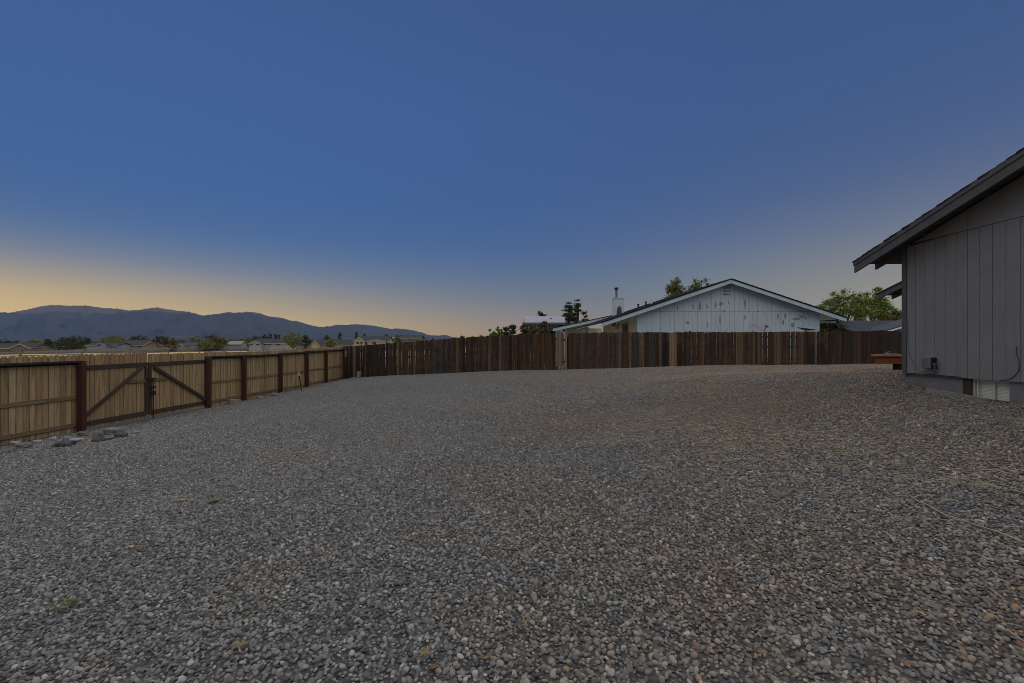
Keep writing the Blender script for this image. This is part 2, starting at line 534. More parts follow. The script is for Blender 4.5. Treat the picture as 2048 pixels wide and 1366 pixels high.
def gravel_mat(name, bed):
    """loose grey river gravel; for the bed the stones are a cell pattern, for the loose stones one tone each"""
    m, n, b = new_mat(name, .8)
    geo = nd(n, 'ShaderNodeNewGeometry')
    pos = geo.outputs['Position']
    stops = [(0.0, (.155, .155, .148)), (.11, (.205, .198, .18)), (.22, (.12, .121, .122)), (.33, (.235, .22, .19)), (.44, (.175, .182, .19)), (.53, (.15, .138, .115)), (.62, (.30, .29, .27)),
             (.70, (.08, .08, .079)), (.77, (.235, .19, .135)), (.83, (.155, .18, .21)), (.88, (.185, .18, .17)), (.91, (.30, .185, .10)), (.945, (.40, .385, .36)), (.97, (.20, .115, .075))]
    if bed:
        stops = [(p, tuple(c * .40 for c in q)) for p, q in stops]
    if bed:
        vo = nd(n, 'ShaderNodeTexVoronoi')
        vo.inputs['Scale'].default_value = 34
        wv = nd(n, 'ShaderNodeVectorMath', operation='MULTIPLY')
        wv.inputs[1].default_value = (1, 1, .25)
        n.links.new(pos, wv.inputs[0])
        n.links.new(wv.outputs[0], vo.inputs['Vector'])
        sp = nd(n, 'ShaderNodeSeparateColor')
        n.links.new(vo.outputs['Color'], sp.inputs[0])
        r = sp.outputs[0]
        h = vo.outputs['Distance']
    else:
        o = nd(n, 'ShaderNodeObjectInfo')
        r = o.outputs['Random']
    col = ramp_(n, r, stops, 'CONSTANT')
    sx = nd(n, 'ShaderNodeSeparateXYZ')
    n.links.new(pos, sx.inputs[0])
    # dusty brown silt to the right and in worn patches, cleaner grey stone to the left
    big = noise_(n, pos, .35, 5, .6)
    side = math_(n, 'ADD', math_(n, 'MULTIPLY', sx.outputs[0], .035), math_(n, 'MULTIPLY', math_(n, 'SUBTRACT', big, .5), 1.3))
    warm = ramp_(n, math_(n, 'ADD', side, .35), [(.25, (0, 0, 0)), (.75, (1, 1, 1))])
    tint = mixc(n, warm, (1.0, 1.05, 1.05), (1.22, 1.07, .87))
    hs_ = nd(n, 'ShaderNodeHueSaturation')
    n.links.new(col, hs_.inputs['Color'])
    n.links.new(math_(n, 'ADD', math_(n, 'MULTIPLY', warm, .75), .38), hs_.inputs['Saturation'])
    col = mixc(n, 1.0, hs_.outputs[0], tint, 'MULTIPLY')
    silt = ramp_(n, noise_(n, pos, .8, 6, .65), [(.56, (0, 0, 0)), (.72, (1, 1, 1))])
    col = mixc(n, math_(n, 'MULTIPLY', math_(n, 'MULTIPLY', silt, warm), .45 if bed else .3), col, (.17, .135, .095))
    for (ex, ey, rx, ry, am) in ((2.7, 8.4, 2.4, 1.3, .55), (1.6, 7.3, 1.2, .4, .6), (1.9, 15.2, 1.3, .9, .5), (5.4, 9.5, 2.0, 2.0, .3), (-4.2, 6.1, .35, .3, .5)):
        qx = math_(n, 'POWER', math_(n, 'DIVIDE', math_(n, 'SUBTRACT', sx.outputs[0], ex), rx), 2)
        qy = math_(n, 'POWER', math_(n, 'DIVIDE', math_(n, 'SUBTRACT', sx.outputs[1], ey), ry), 2)
        q = math_(n, 'ADD', math_(n, 'ADD', qx, qy), math_(n, 'MULTIPLY', math_(n, 'SUBTRACT', noise_(n, pos, 1.6, 6, .7), .5), 3.2))
        col = mixc(n, math_(n, 'MULTIPLY', ramp_(n, q, [(-.1, (1, 1, 1)), (1.2, (0, 0, 0))]), am * (1 if bed else .75)), col, (.19, .158, .112))
    fine = noise_(n, pos, 160, 3)
    col = mixc(n, 1.0, col, mixc(n, fine, (.8, .8, .8), (1.2, 1.2, 1.2)), 'MULTIPLY')
    n.links.new(col, b.inputs['Base Color'])
    if bed:
        bump(n, b, ramp_(n, h, [(0, (1, 1, 1)), (.75, (0, 0, 0))]), .9, .02)
    else:
        bump(n, b, fine, .2, .002)
    return m


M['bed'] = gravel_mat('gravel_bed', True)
M['pebble'] = gravel_mat('river_pebble', False)

m, n, b = new_mat('far_ground', .95)
v, _ = coords(n, False)
n.links.new(ramp_(n, noise_(n, v, .02, 8, .7), [(.3, (.12, .105, .07)), (.7, (.20, .165, .10))]), b.inputs['Base Color'])
M['far_ground'] = m
m, n, b = new_mat('dry_field_grass', .95)
v, _ = coords(n, False)
c1 = ramp_(n, noise_(n, mapping(n, v, (.5, .08, 1)), 1.0, 6, .7), [(.3, (.60, .44, .17)), (.7, (.72, .55, .25))])
n.links.new(c1, b.inputs['Base Color'])
bump(n, b, noise_(n, v, 12, 6, .7), .8, .12)
M['field'] = m
M['bank'] = plain('bank_earth', (.105, .098, .08), .95, .35, .3, .8, 3)

xs = np.unique(np.concatenate([-np.geomspace(14, 13000, 46)[::-1], np.arange(-14, 31, 1.5), np.geomspace(31, 13000, 40), np.array(FK[1:-1], float)]))
ys = np.unique(np.concatenate([-np.geomspace(8, 13000, 26)[::-1], np.arange(-8, 33, 1.5), np.geomspace(33, 13000, 50)]))
tag(link('ground', grid_mesh('ground', xs, ys, ground_sheet), M['far_ground']), 'dry open ground running out to the horizon', kind='structure')
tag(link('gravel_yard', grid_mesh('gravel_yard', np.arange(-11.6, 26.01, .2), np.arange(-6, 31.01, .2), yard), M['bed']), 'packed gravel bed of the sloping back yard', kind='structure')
fx = np.unique(np.concatenate([np.arange(-270, -14, 4.0), np.array([-180, -100, -40, -14.0, -11.25])]))
tag(link('dry_field', grid_mesh('dry_field', fx, np.arange(-20, 340, 6.0), lambda X, Y: farz(X) + .02 + .05 * np.sin(X * .9) * np.sin(Y * .7)), M['field']),
    'pale golden dry grass field beyond the fence', kind='structure')

# earth bank running along the far side of the field
mb = MB()
BK = [(-160, 712.5, 709, 150), (0, 708.8, 705.2, 166), (170, 705.8, 698.6, 190), (300, 703.8, 696, 208), (420, 702, 693.6, 226), (560, 699.5, 691.8, 255), (690, 697, 690.2, 300), (860, 695, 689.6, 380)]
prev = None
for i in range(141):
    t = i / 140 * (len(BK) - 1)
    a, bq = BK[int(min(t, len(BK) - 2))], BK[int(min(t, len(BK) - 2)) + 1]
    u = t - int(min(t, len(BK) - 2))
    px, yb, yt, d = [p + (q - p) * u for p, q in zip(a, bq)]
    f0 = P(px, yb, d)
    tp = P(px, yt + random.uniform(-.25, .25), d + 4)
    dirv = Vector((f0.x, f0.y, 0)).normalized()
    row = [f0 - Vector((0, 0, 2.5)), f0 + Vector((0, 0, random.uniform(-.1, .1))), (f0 + tp) / 2 + Vector((0, 0, random.uniform(-.1, .2))), tp, tp + dirv * 5, tp + dirv * 12 - Vector((0, 0, 4))]
    if prev:
        mb.add(prev + row, [(k, k + 6, k + 7, k + 1) for k in range(5)])
    prev = row
tag(mb.build('earth_bank', M['bank'], smooth=True), 'long low grey earth bank along the far edge of the field', kind='structure')

# ------------------------------------------------------------------ mountains
RID = [(-900, 640), (-600, 622), (-350, 634), (-150, 618), (-60, 622), (0, 624), (20, 625.3), (50, 620), (75, 614), (95, 610.5), (105, 610), (145, 611.5), (160, 611), (175, 611.2), (195, 614.5), (215, 616.5), (232, 617), (260, 621), (280, 619.5), (298, 616.5), (313, 614.5), (328, 617.5),
       (345, 620), (380, 624), (405, 631), (440, 627), (458, 623.6), (468, 625.5), (485, 624.5), (493, 623.4), (515, 625), (535, 632), (565, 636), (580, 641), (595, 642.3), (620, 650), (640, 654), (660, 652.6), (675, 649.3), (690, 650), (704, 648.6), (720, 648.8), (745, 651), (770, 655.5),
       (783, 658), (792.5, 656.6), (825, 660.4), (844, 665), (860, 670.5), (874.5, 671), (891, 670), (905, 674), (930, 676.5), (960, 679.5), (1000, 682), (1060, 684.5), (1200, 686)]
RP = np.array(RID, float)
MD = 9000.0


def mountain():
    cols = np.concatenate([np.arange(-900, 0, 14), np.arange(0, 980, 3.0), np.arange(980, 1210, 10)])
    top = np.interp(cols, RP[:, 0], RP[:, 1])
    rows = np.linspace(0, 1, 36)
    v = []
    for j, t in enumerate(rows):
        for i, c in enumerate(cols):
            # the far face (t=1 is the ridge, t=0 the foot); spurs come towards the viewer
            k = (c - PX0) / F
            base_d = MD + 1800 * max(0, (c - 560) / 400) + 900 * noise.noise(Vector((c * .006, 3, 0)))
            zr = (HY - top[i]) / F
            spur = noise.fractal(Vector((c * .018, t * 1.2, 1.7)), 1.0, 2.0, 5) * (1 - t) * t * 4
            d = base_d * (1 - (1 - t) * .33) + 700 * spur * min(1, zr * 16)
            prof = t ** 1.5
            h = zr * base_d * prof - 40 * (1 - t) + 60 * spur * min(1, zr * 14) * (1 - t)
            if t == 1:
                h += 13 * noise.fractal(Vector((c * .16, 0, 9)), 1.0, 2.0, 5)
            v.append((k * d, d, CZ + h))
    n = len(cols)
    f = [(j * n + i, j * n + i + 1, (j + 1) * n + i + 1, (j + 1) * n + i) for j in range(len(rows) - 1) for i in range(n - 1)]
    for i in range(n):      # the back slope, so that the ridge is solid
        x, y, z = v[(len(rows) - 1) * n + i]
        v.append((x * 1.06, y * 1.06, CZ - 60))
    L = len(rows) - 1
    f += [(L * n + i, L * n + i + 1, (L + 1) * n + i + 1, (L + 1) * n + i) for i in range(n - 1)]
    me = bpy.data.meshes.new('mountains')
    me.from_pydata(v, [], f)
    me.update()
    return me


m, n, b = new_mat('mountain_scrub', 1.0)
geo = nd(n, 'ShaderNodeNewGeometry')
sx = nd(n, 'ShaderNodeSeparateXYZ')
n.links.new(geo.outputs['Position'], sx.inputs[0])
f1 = math_(n, 'ADD', math_(n, 'MULTIPLY', noise_(n, mapping(n, geo.outputs['Position'], (1, 1, 3)), .0016, 9, .7), .55), math_(n, 'MULTIPLY', noise_(n, mapping(n, geo.outputs['Position'], (1, .25, .8)), .006, 6, .65), .45))
scrub = ramp_(n, f1, [(.38, (.022, .026, .027)), (.55, (.034, .037, .036)), (.66, (.07, .066, .06))])
rock = ramp_(n, f1, [(.35, (.085, .06, .045)), (.65, (.13, .09, .065))])  # reddish peaks: alpenglow put into the colour by height
hgt = math_(n, 'ADD', math_(n, 'DIVIDE', sx.outputs[2], 700.0), math_(n, 'MULTIPLY', f1, .35))
n.links.new(mixc(n, ramp_(n, hgt, [(.98, (0, 0, 0)), (1.12, (1, 1, 1))]), scrub, rock), b.inputs['Base Color'])
M['mountain'] = m
tag(link('mountains', mountain(), m, smooth=True), 'dark blue mountain range along the horizon at left', kind='structure')


# ------------------------------------------------------------------ fences
def board_mesh(name, w, h, t, ear):
    """dog-eared picket: local z up, y is the thickness (face at y=0 towards -y)"""
    a = ear
    o = [(-w / 2, 0), (w / 2, 0), (w / 2, h - a), (w / 2 - a * .3, h - a * .3), (w / 2 - a, h), (-w / 2 + a, h), (-w / 2 + a * .3, h - a * .3), (-w / 2, h - a)]
    mb = MB()
    mb.prism([(x, 0, z) for x, z in o], (0, t, 0))
    return mb.mesh(name)


BM = {}


def board(parent, mat, x, y, z0, z1, ang, w=.14, t=.016, ear=.03, tilt=0.0, lean=0.0, name='board'):
    key = (mat.name, round(w * 200), round((z1 - z0) * 12), ear)
    if key not in BM:
        BM[key] = board_mesh('board', round(w * 200) / 200, round((z1 - z0) * 12) / 12, t, ear)
        BM[key].materials.append(mat)
    o = link(name, BM[key], None, parent)
    o.location = Vector((x, y, z0)) - root_loc(parent)
    o.rotation_euler = (lean, tilt, ang)
    o.scale = (1, 1, (z1 - z0) / (round((z1 - z0) * 12) / 12))
    return o


def rail(parent, p0, p1, w, h, mat, name='rail'):
    """a length of timber as its own object: local x runs along it"""
    p0, p1 = Vector(p0), Vector(p1)
    L = (p1 - p0).length
    me = MB().box(0, L, -w / 2, w / 2, -h / 2, h / 2).mesh(name)
    o = link(name, me, mat, parent)
    d = (p1 - p0).normalized()
    yv = Vector((0, 0, 1)).cross(d).normalized()
    zv = d.cross(yv)
    mt = Matrix((d, yv, zv)).transposed().to_4x4()
    mt.translation = p0 - root_loc(parent)
    o.matrix_local = mt
    return o


def post(parent, x, y, z0, z1, w, mat, ang=0.0, name='post', bev=.008):
    mb = MB().prism([(-w / 2 + bev, -w / 2, z0), (w / 2 - bev, -w / 2, z0), (w / 2, -w / 2 + bev, z0), (w / 2, w / 2 - bev, z0), (w / 2 - bev, w / 2, z0), (-w / 2 + bev, w / 2, z0),
                     (-w / 2, w / 2 - bev, z0), (-w / 2, -w / 2 + bev, z0)], (0, 0, z1 - z0))
    o = link(name, mb.mesh(name), mat, parent)
    o.location = Vector((x, y, 0)) - root_loc(parent)
    o.rotation_euler = (0, 0, ang)
    return o


rnd = random.Random(11)
# the side fence of tan boards: line from (-10.83, 10.2) to (-10.0, 28.8)
SX0, SY0, SS = -10.83, 10.2, .83 / 18.6
SANG = math.atan2(1, SS)           # along the fence


def side_x(y):
    return SX0 + (y - SY0) * SS


def side_d(px):
    k = (px - PX0) / F
    return (SX0 - SS * SY0) / (k - SS)


def side_top(y):
    return CZ + float(np.interp(y, [5, 10.2, 11.9, 16.6, 18.75, 21.7, 24.4, 27, 28.8], [-.27, -.27, -.265, -.26, -.30, -.28, -.215, -.18, -.13]))


def side_boards(parent, y0, y1, mat, drop=.0, tops=None, gap=.004):
    y = y0
    while y < y1 - .05:
        w = rnd.choice([.135, .14, .14, .145, .09 if rnd.random() < .2 else .14])
        w = min(w, y1 - y)
        if w < .05: break
        yc = y + w / 2
        top = (tops(yc) if tops else side_top(yc)) + rnd.uniform(-.012, .012)
        z0 = gz(side_x(yc) + .05, yc) - .06 + drop
        board(parent, mat, side_x(yc), yc, z0, top, SANG + math.pi, w, .016, .045, rnd.uniform(-.006, .006))
        y += w + rnd.uniform(.001, gap)


def side_rails(parent, y0, y1, zs, mats, w=.04, h=.09, off=.028):
    for z, mt in zip(zs, mats):
        rail(parent, (side_x(y0) + off, y0, CZ + z), (side_x(y1) + off, y1, CZ + z), w, h, mt)


def red_post(parent, px, mat=None, w=.135, zt=-.475):
    y = side_d(px)
    x = side_x(y) + .13
    post(parent, x, y, gz(x, y) - .2, CZ + zt, w, mat or M['red_post'], .045)


yp1, yg1, yg2, yp2 = side_d(153), side_d(293.4), side_d(295.2), side_d(410)
f1 = thing('wood_fence', 'tan dog-eared board fence at far left with a red post beside the gate', 'fence', (side_x(5.2), 5.2, gz(side_x(5.2), 5.2)), 'tan board fence along the side of the yard')
side_boards(f1, 5.2, yp1 + .06, M['tan_z'])
side_rails(f1, 5.2, yp1 + .1, [-.46, -1.31, -1.99], [M['dark_rail'], M['tan_x'], M['tan_x']])
rail(f1, (side_x(5.2) + .075, 5.2, CZ - .445), (side_x(yp1) + .09, yp1 + .12, CZ - .445), .11, .035, M['dark_rail'], 'cap_rail')
red_post(f1, 153)
for k in (1, 2):
    y = yp1 - 2.42 * k
    post(f1, side_x(y) + .13, y, gz(side_x(y), y) - .2, CZ - .475, .135, M['red_post'], .045)

f2 = thing('wood_fence', 'long tan dog-eared board fence with red posts between the gate and the corner', 'fence', (side_x(yp2), yp2, gz(side_x(yp2), yp2)), 'tan board fence along the side of the yard')
yend = side_d(688)
side_boards(f2, yp2 - .05, yend, M['tan_z'])
PXS = [410, 482, 556, 609, 648, 687]
for a, bq in zip(PXS, PXS[1:]):
    ya, yb = side_d(a), side_d(bq)
    dz = [side_top((ya + yb) / 2) - CZ + .27 + rnd.uniform(-.015, .015) for _ in range(3)]
    side_rails(f2, ya, yb, [-.46 + dz[0], -1.33 + dz[1] * .5, -2.0 + dz[2] * .3], [M['dark_rail'], M['tan_x'], M['tan_x']])
    rail(f2, (side_x(ya) + .075, ya + .01, side_top(ya) - .185), (side_x(yb) + .075, yb - .004, side_top(yb) - .185), .11, .035, M['dark_rail'], 'cap_rail')
for p in PXS[:-1]:
    red_post(f2, p, None, .135, side_top(side_d(p)) - CZ - .205)
red_post(f2, 691, M['black_z'], .13, -.22)


def gate(name, label, y0, y1, hinge_left):
    g = thing(name, label, 'gate', (side_x(y0), y0, gz(side_x(y0), y0)), 'double yard gate')
    side_boards(g, y0, y1, M['tan_z'], drop=.13 if not hinge_left else .12,
                tops=(lambda y: side_top(y) + .03 * max(0, (y - y0) / (y1 - y0) - .6) * 2.5) if hinge_left else (lambda y: side_top(y) - .03))
    for z in (-.6, -2.0):
        rail(g, (side_x(y0) + .028, y0, CZ + z), (side_x(y1) + .028, y1, CZ + z + (.012 if z > -1 else 0)), .04, .11, M['grey_x'])
    ym = y1 if hinge_left else y0
    s = -1 if hinge_left else 1
    rail(g, (side_x(ym) + .028, ym + s * .05, CZ - .66), (side_x(ym) + .028, ym + s * .052, CZ - 1.95), .04, .09, M['grey_x'], 'stile')
    ya, yb = sorted((ym + s * .1, ym + s * .72))
    rail(g, (side_x(ya) + .028, ya, CZ - 1.05), (side_x(yb) + .028, yb, CZ - 1.07), .038, .09, M['tan_x'], 'short_rail')
    if hinge_left:
        rail(g, (side_x(y0) + .068, y0 + .03, CZ - 1.86), (side_x(y1) + .068, y1 - .24, CZ - .66), .04, .09, M['grey_x'], 'brace')
    else:
        rail(g, (side_x(y0) + .068, y0 + .16, CZ - .68), (side_x(y1) + .068, y1 - .06, CZ - 1.9), .04, .09, M['grey_x'], 'brace')
    for z in (-.6, -2.0):
        yh = y0 + .12 if hinge_left else y1 - .12
        xh = side_x(yh) + .054
        MB().box(xh, xh + .006, yh - .14, yh + .1, CZ + z - .02, CZ + z + .02).build('hinge', M['metal_dark'], g)
    return g


g1 = gate('yard_gate', 'near leaf of the tan double gate, brace rising to the right', yp1 + .05, yg1, True)
g2 = gate('yard_gate', 'far leaf of the tan double gate, brace falling to the right, black drop rod', yg2, yp2 + .02, False)
xr = side_x(yg2) + .1
mb = MB().tube([(xr, yg2 + .09, CZ - 1.02), (xr, yg2 + .09, gz(xr, yg2) + .02)], .017, 8)
mb.build('drop_rod', M['metal_dark'], g2)
mb = MB().box(xr - .02, xr + .012, yg2 - .12, yg2 + .2, CZ - 1.03, CZ - .995)
mb.box(xr - .03, xr + .03, yg2 + .02, yg2 + .16, CZ - 1.5, CZ - 1.38).box(xr - .03, xr + .03, yg2 + .03, yg2 + .15, CZ - 1.3, CZ - 1.24)
mb.build('latch', M['metal_dark'], g2)

# back fence, left run: from the side fence to the pale boards
B1A, B1B = (-10.05, 28.55), (2.22, 24.35)


def run_pts(a, b_, step):
    L = math.hypot(b_[0] - a[0], b_[1] - a[1])
    return L, math.atan2(b_[1] - a[1], b_[0] - a[0])


TOPX = [-10.1, -9.3, -6.8, -3.3, -.6, 2.3, 2.9, 4.4, 8.3, 12.3, 19.1, 23]
TOPZ = [-.14, -.12, .06, .31, .47, .54, .545, .59, .625, .65, .73, .755]


def run_boards(parent, a, b_, pick, spread=.012, jit=.02):
    L, ang = run_pts(a, b_, 0)
    s = 0
    while s < L - .06:
        w = rnd.choice([.13, .135, .14, .14, .145])
        w = min(w, L - s)
        c = s + w / 2
        x, y = a[0] + (b_[0] - a[0]) * c / L, a[1] + (b_[1] - a[1]) * c / L
        mat, dz, ear = pick(x, y)
        top = CZ + float(np.interp(x, TOPX, TOPZ)) + rnd.uniform(-jit, jit) + dz
        off = rnd.choice([0, 0, 0, .012]) - (.014 if mat is M['new_z'] else 0)
        board(parent, mat, x - math.sin(ang) * off, y + math.cos(ang) * off, gz(x, y) - .05, top, ang, w, .017, ear, rnd.gauss(0, .004), rnd.gauss(0, .004))
        s += w + max(0, rnd.gauss(.006, spread))
    # rails and posts stand on the far side of the boards
    nx, ny = -math.sin(ang), math.cos(ang)
    for h in (.35, 1.0, 1.55):
        k = max(1, round(L / 2.4))
        for i in range(k):
            q = [(a[0] + (b_[0] - a[0]) * t / k, a[1] + (b_[1] - a[1]) * t / k) for t in (i, i + 1)]
            rail(parent, *[(x + nx * .05, y + ny * .05, gz(x, y) + h) for x, y in q], .04, .09, M['brown_x'])
    for i in range(k + 1):
        x, y = a[0] + (b_[0] - a[0]) * i / k + nx * .12, a[1] + (b_[1] - a[1]) * i / k + ny * .12
        post(parent, x, y, gz(x, y) - .3, gz(x, y) + 1.66, .09, M['brown_x'], ang)


def pick_left(x, y):
    px = PX0 + F * x / y
    q = rnd.random()
    if px < 776:
        return (M['grey_z'] if q < .45 and px < 735 else M['black_z'] if q < .75 else M['brown_z']), 0, .022
    if 870 < px < 905 and q < .6: return M['grey_z'], rnd.uniform(-.04, .03), .022
    return (M['brown_z'] if q < .70 else M['semi_z'] if q < .77 else M['grey_z'] if q < .88 else M['black_z']), 0, .02


def pick_right(x, y):
    px = PX0 + F * x / y
    q = rnd.random()
    if 1338.5 < px < 1352.5: return M['new_z'], -.015, .012
    if 1552 < px < 1563 or 1479 < px < 1485 or 1587 < px < 1593: return M['semi_z'], 0, .03
    if 1376 < px < 1381: return M['grey_z'], .07, .012
    if px > 1690: return (M['black_z'] if q < .9 else M['brown_z']), 0, .035
    if px > 1655: return (M['black_z'] if q < .45 else M['brown_z']), 0, .035
    if 1160 < px < 1235: return (M['grey_z'] if q < .4 else M['brown_z']), 0, .03
    return (M['brown_z'] if q < .74 else M['semi_z'] if q < .83 else M['grey_z'] if q < .92 else M['black_z']), 0, .032


bf1 = thing('wood_fence', 'weathered dark brown board fence from the tan fence corner to the pale boards', 'fence', (B1A[0], B1A[1], gz(*B1A)), 'brown board fence across the back')
run_boards(bf1, B1A, B1B, pick_left, .006)
a, bq = (2.20, 24.22), (2.82, 24.30)
pf = thing('wood_fence', 'short run of pale tan fence boards over a concrete block', 'fence', (a[0], a[1], gz(*a)), 'brown board fence across the back')
L, ang = run_pts(a, bq, 0)
for i, (off, w, dz) in enumerate([(.06, .12, -.01), (.2, .135, .01), (.35, .14, -.005)]):
    x, y = a[0] + off * math.cos(ang), a[1] + off * math.sin(ang)
    board(pf, M['new_z'] if i != 2 else M['grey_post'], x, y, gz(x, y) + (.18 if i < 3 else 0), CZ + .53 + dz, ang, w, .017, .01, .0)
post(pf, a[0] + .5, a[1] + .03, gz(*a) - .2, CZ + .53, .10, M['new_z'], ang)
rail(pf, (a[0], a[1] + .06, CZ + .2), (a[0] + .5, a[1] + .07, CZ + .2), .04, .09, M['brown_x'])
rail(pf, (a[0], a[1] + .06, CZ - .9), (a[0] + .5, a[1] + .07, CZ - .9), .04, .09, M['brown_x'])
B2A, B2B = (2.84, 24.29), (23.2, 28.12)
bf2 = thing('wood_fence', 'weathered brown board fence in front of the pale blue house', 'fence', (B2A[0], B2A[1], gz(*B2A)), 'brown board fence across the back')
run_boards(bf2, B2A, B2B, pick_right, .010)


def cinder(name, label, loc, ang, s=(.4, .2, .2)):
    """two-cell concrete block: a shell, end walls and a web, open at the cells"""
    t = thing(name, label, 'block', loc, None)
    mb = MB()
    L, W, H = s
    for (x0, x1, y0, y1) in ((0, L, 0, .035), (0, L, W - .035, W), (0, .035, .035, W - .035), (L - .035, L, .035, W - .035), (L / 2 - .018, L / 2 + .018, .035, W - .035)):
        mb.box(x0 - L / 2, x1 - L / 2, y0 - W / 2, y1 - W / 2, 0, H)
    o = link('shell', mb.mesh('shell'), M['concrete'], t)
    o.rotation_euler = (R(90), 0, ang)
    o.location = (0, 0, H / 2 - .02)
    return t


p = hit(1122, 740.5)
cinder('cinder_block', 'hollow concrete block at the foot of the pale fence boards', (p.x, p.y - .02, gz(p.x, p.y)), .1, (.34, .26, .2))
# weathered post and pipe box where the two fences meet
p = hit(710, 756)
t = thing('corner_post', 'pale grey weathered post standing where the tan and brown fences meet', 'post', (p.x, p.y, p.z))
post(t, p.x, p.y, p.z - .2, Z(691.5, p.y), .13, M['grey_post'], -.33)
mb = MB()
for k in range(7):
    a = k * .9
    mb.add(*(lambda c, r: ([(c.x + r * math.cos(q * 1.05) * 1.3, c.y + r * math.sin(q * 1.05), c.z - .05) for q in range(6)] +
                           [(c.x + r * .7 * math.cos(q * 1.05), c.y + r * .6 * math.sin(q * 1.05), c.z + r * .55) for q in range(6)],
                           [(q, (q + 1) % 6, 6 + (q + 1) % 6, 6 + q) for q in range(6)] + [tuple(range(6, 12))]))(Vector((p.x + .16 * math.cos(a), p.y - .1 + .07 * math.sin(a), p.z)), .06 + .02 * (k % 3)))
mb.build('footing', M['concrete'], t)
p2 = hit(717.5, 757)
t = thing('cinder_block', 'grey concrete block on end beside the pale corner post', 'block', (p2.x, p2.y, p2.z))
MB().prism([(p2.x - .1, p2.y - .05, p2.z - .05), (p2.x + .1, p2.y - .09, p2.z - .05), (p2.x + .11, p2.y + .09, p2.z - .05), (p2.x - .09, p2.y + .11, p2.z - .05)], (.01, 0, .46)).build('body', M['concrete'], t)
MB().prism([(p2.x - .06, p2.y - .02, p2.z + .405), (p2.x + .07, p2.y - .05, p2.z + .405), (p2.x + .07, p2.y + .06, p2.z + .405), (p2.x - .05, p2.y + .07, p2.z + .405)], (0, 0, .008)).build('cell', M['metal_dark'], t)
x, y = -9.72, 28.36
tag(MB().prism([(x - .09, y, CZ - .74), (x + .09, y - .06, CZ - .74), (x + .09, y - .06, CZ - .40), (x - .09, y, CZ - .40)], (-.008, -.03, 0)).build('wood_patch', M['new_z']),
    'small orange wood patch nailed on the dark boards at the corner', 'patch')

# leaning steel stake with a white tip
p = hit(603.5, 782)
q = P(597, 743.5, p.y - .1)
t = thing('steel_stake', 'rusty steel stake with a white tip leaning by the tan fence', 'stake', p)
dv = (q - p)
MB().bar(p - dv * .1, p + dv * .8, .045, .012).bar(p - dv * .1, p + dv * .8, .012, .045).build('shaft', M['rust'], t)
MB().bar(p + dv * .8, q, .05, .014).bar(p + dv * .8, q, .014, .05).build('tip', M['white_paint'], t)

# chain-link fence with angled arms beyond the board fence
CLX = -21.0
clp = [2.9 + 2.96 * k for k in range(17)]
t = thing('chain_link_fence', 'chain link fence with angled barbed wire arms at the edge of the field', 'fence', (CLX, clp[0], farz(CLX)))
for k, y in enumerate(clp):
    zt = CZ - .40 + .05 * math.sin(k * 1.7)
    po = MB().tube([(CLX, y, farz(CLX) - .2), (CLX, y, zt)], .04, 8).build('post', M['galv'], t)
    MB().bar((CLX, y, zt - .02), (CLX + .27, y, zt + .29), .018, .045).build('arm', M['galv'], po)
MB().tube([(CLX, clp[0], CZ - .5), (CLX, clp[-1], CZ - .5)], .021, 6).build('top_rail', M['galv'], t)
for j in (.08, .17, .26):
    w = MB()
    for k in range(len(clp) - 1):
        w.tube([(CLX + j, clp[k], CZ - .40 + j * 1.12 + .05 * math.sin(k * 1.7)), (CLX + j, (clp[k] + clp[k + 1]) / 2, CZ - .42 + j * 1.12), (CLX + j, clp[k + 1], CZ - .40 + j * 1.12 + .05 * math.sin(k * 1.7 + 1.7))], .004, 3, False)
    w.build('barbed_wire', M['galv'], t)
w = MB()
H, z0 = 1.8, float(farz(CLX)) + .05
yy = clp[0] - H
while yy < clp[-1]:
    for s in (0, 1):
        ya, za, yb, zb = yy, z0, yy + H, z0 + H
        if ya < clp[0]: za += clp[0] - ya; ya = clp[0]
        if yb > clp[-1]: zb -= yb - clp[-1]; yb = clp[-1]
        if s: za, zb = 2 * z0 + H - za, 2 * z0 + H - zb
        w.tube([(CLX + .03, ya, za), (CLX + .03, yb, zb)], .003, 3, False)
    yy += .12
tag(w.build('wire_mesh', M['galv'], t), kind='stuff')

# ------------------------------------------------------------------ the grey house at right
WX, WY = 7.62, 9.43                   # gable wall plane and its far corner
RK, RT = 7.22, 10.207                 # rake edge and eave tip
SL = .3


def roof_z(y):
    return CZ + 1.742 + SL * (RT - y)


YR = 4.4                              # ridge
YN = 2 * YR - RT                      # near eave
hs = thing('grey_house', 'grey vertical-sided house with low gable roof at right edge', 'house', (WX, WY, gz(7.5, 9.4)))
ZB, ZT = CZ - .575, CZ + 1.90
YC0, YC1 = 2 * YR - WY, WY            # wall corners
MB().box(WX + .012, WX + .2, YC0 + .02, YC1 - .003, ZB + .01, ZT - .01).build('wall_backing', M['black'], hs)
MB().box(WX - .012, WX + .06, WY - .098, WY + .012, ZB - .02, CZ + 1.93).build('corner_trim', M['house_trim'], hs)
MB().box(WX + .06, WX + 9, WY - .09, WY + .006, ZB, CZ + 1.93).build('back_wall', M['house_grey'], hs)
MB().box(WX + .003, WX + 9, YC0 - .006, YC0 + .1, ZB, CZ + 1.93).build('front_wall', M['house_grey'], hs)
y = WY - .098
edges = [WY - .104, 9.135]
while edges[-1] > YC0 + .25:
    edges.append(edges[-1] - .2095)
sh = None
for e0, e1 in zip(edges, edges[1:]):
    MB().prism([(WX, e1 + .004, ZB + rnd.uniform(0, .004)), (WX, e0 - .004, ZB), (WX, e0 - .004, ZT), (WX, e1 + .004, ZT)], (.014, 0, 0)).build('siding_board', M['house_grey'], hs)
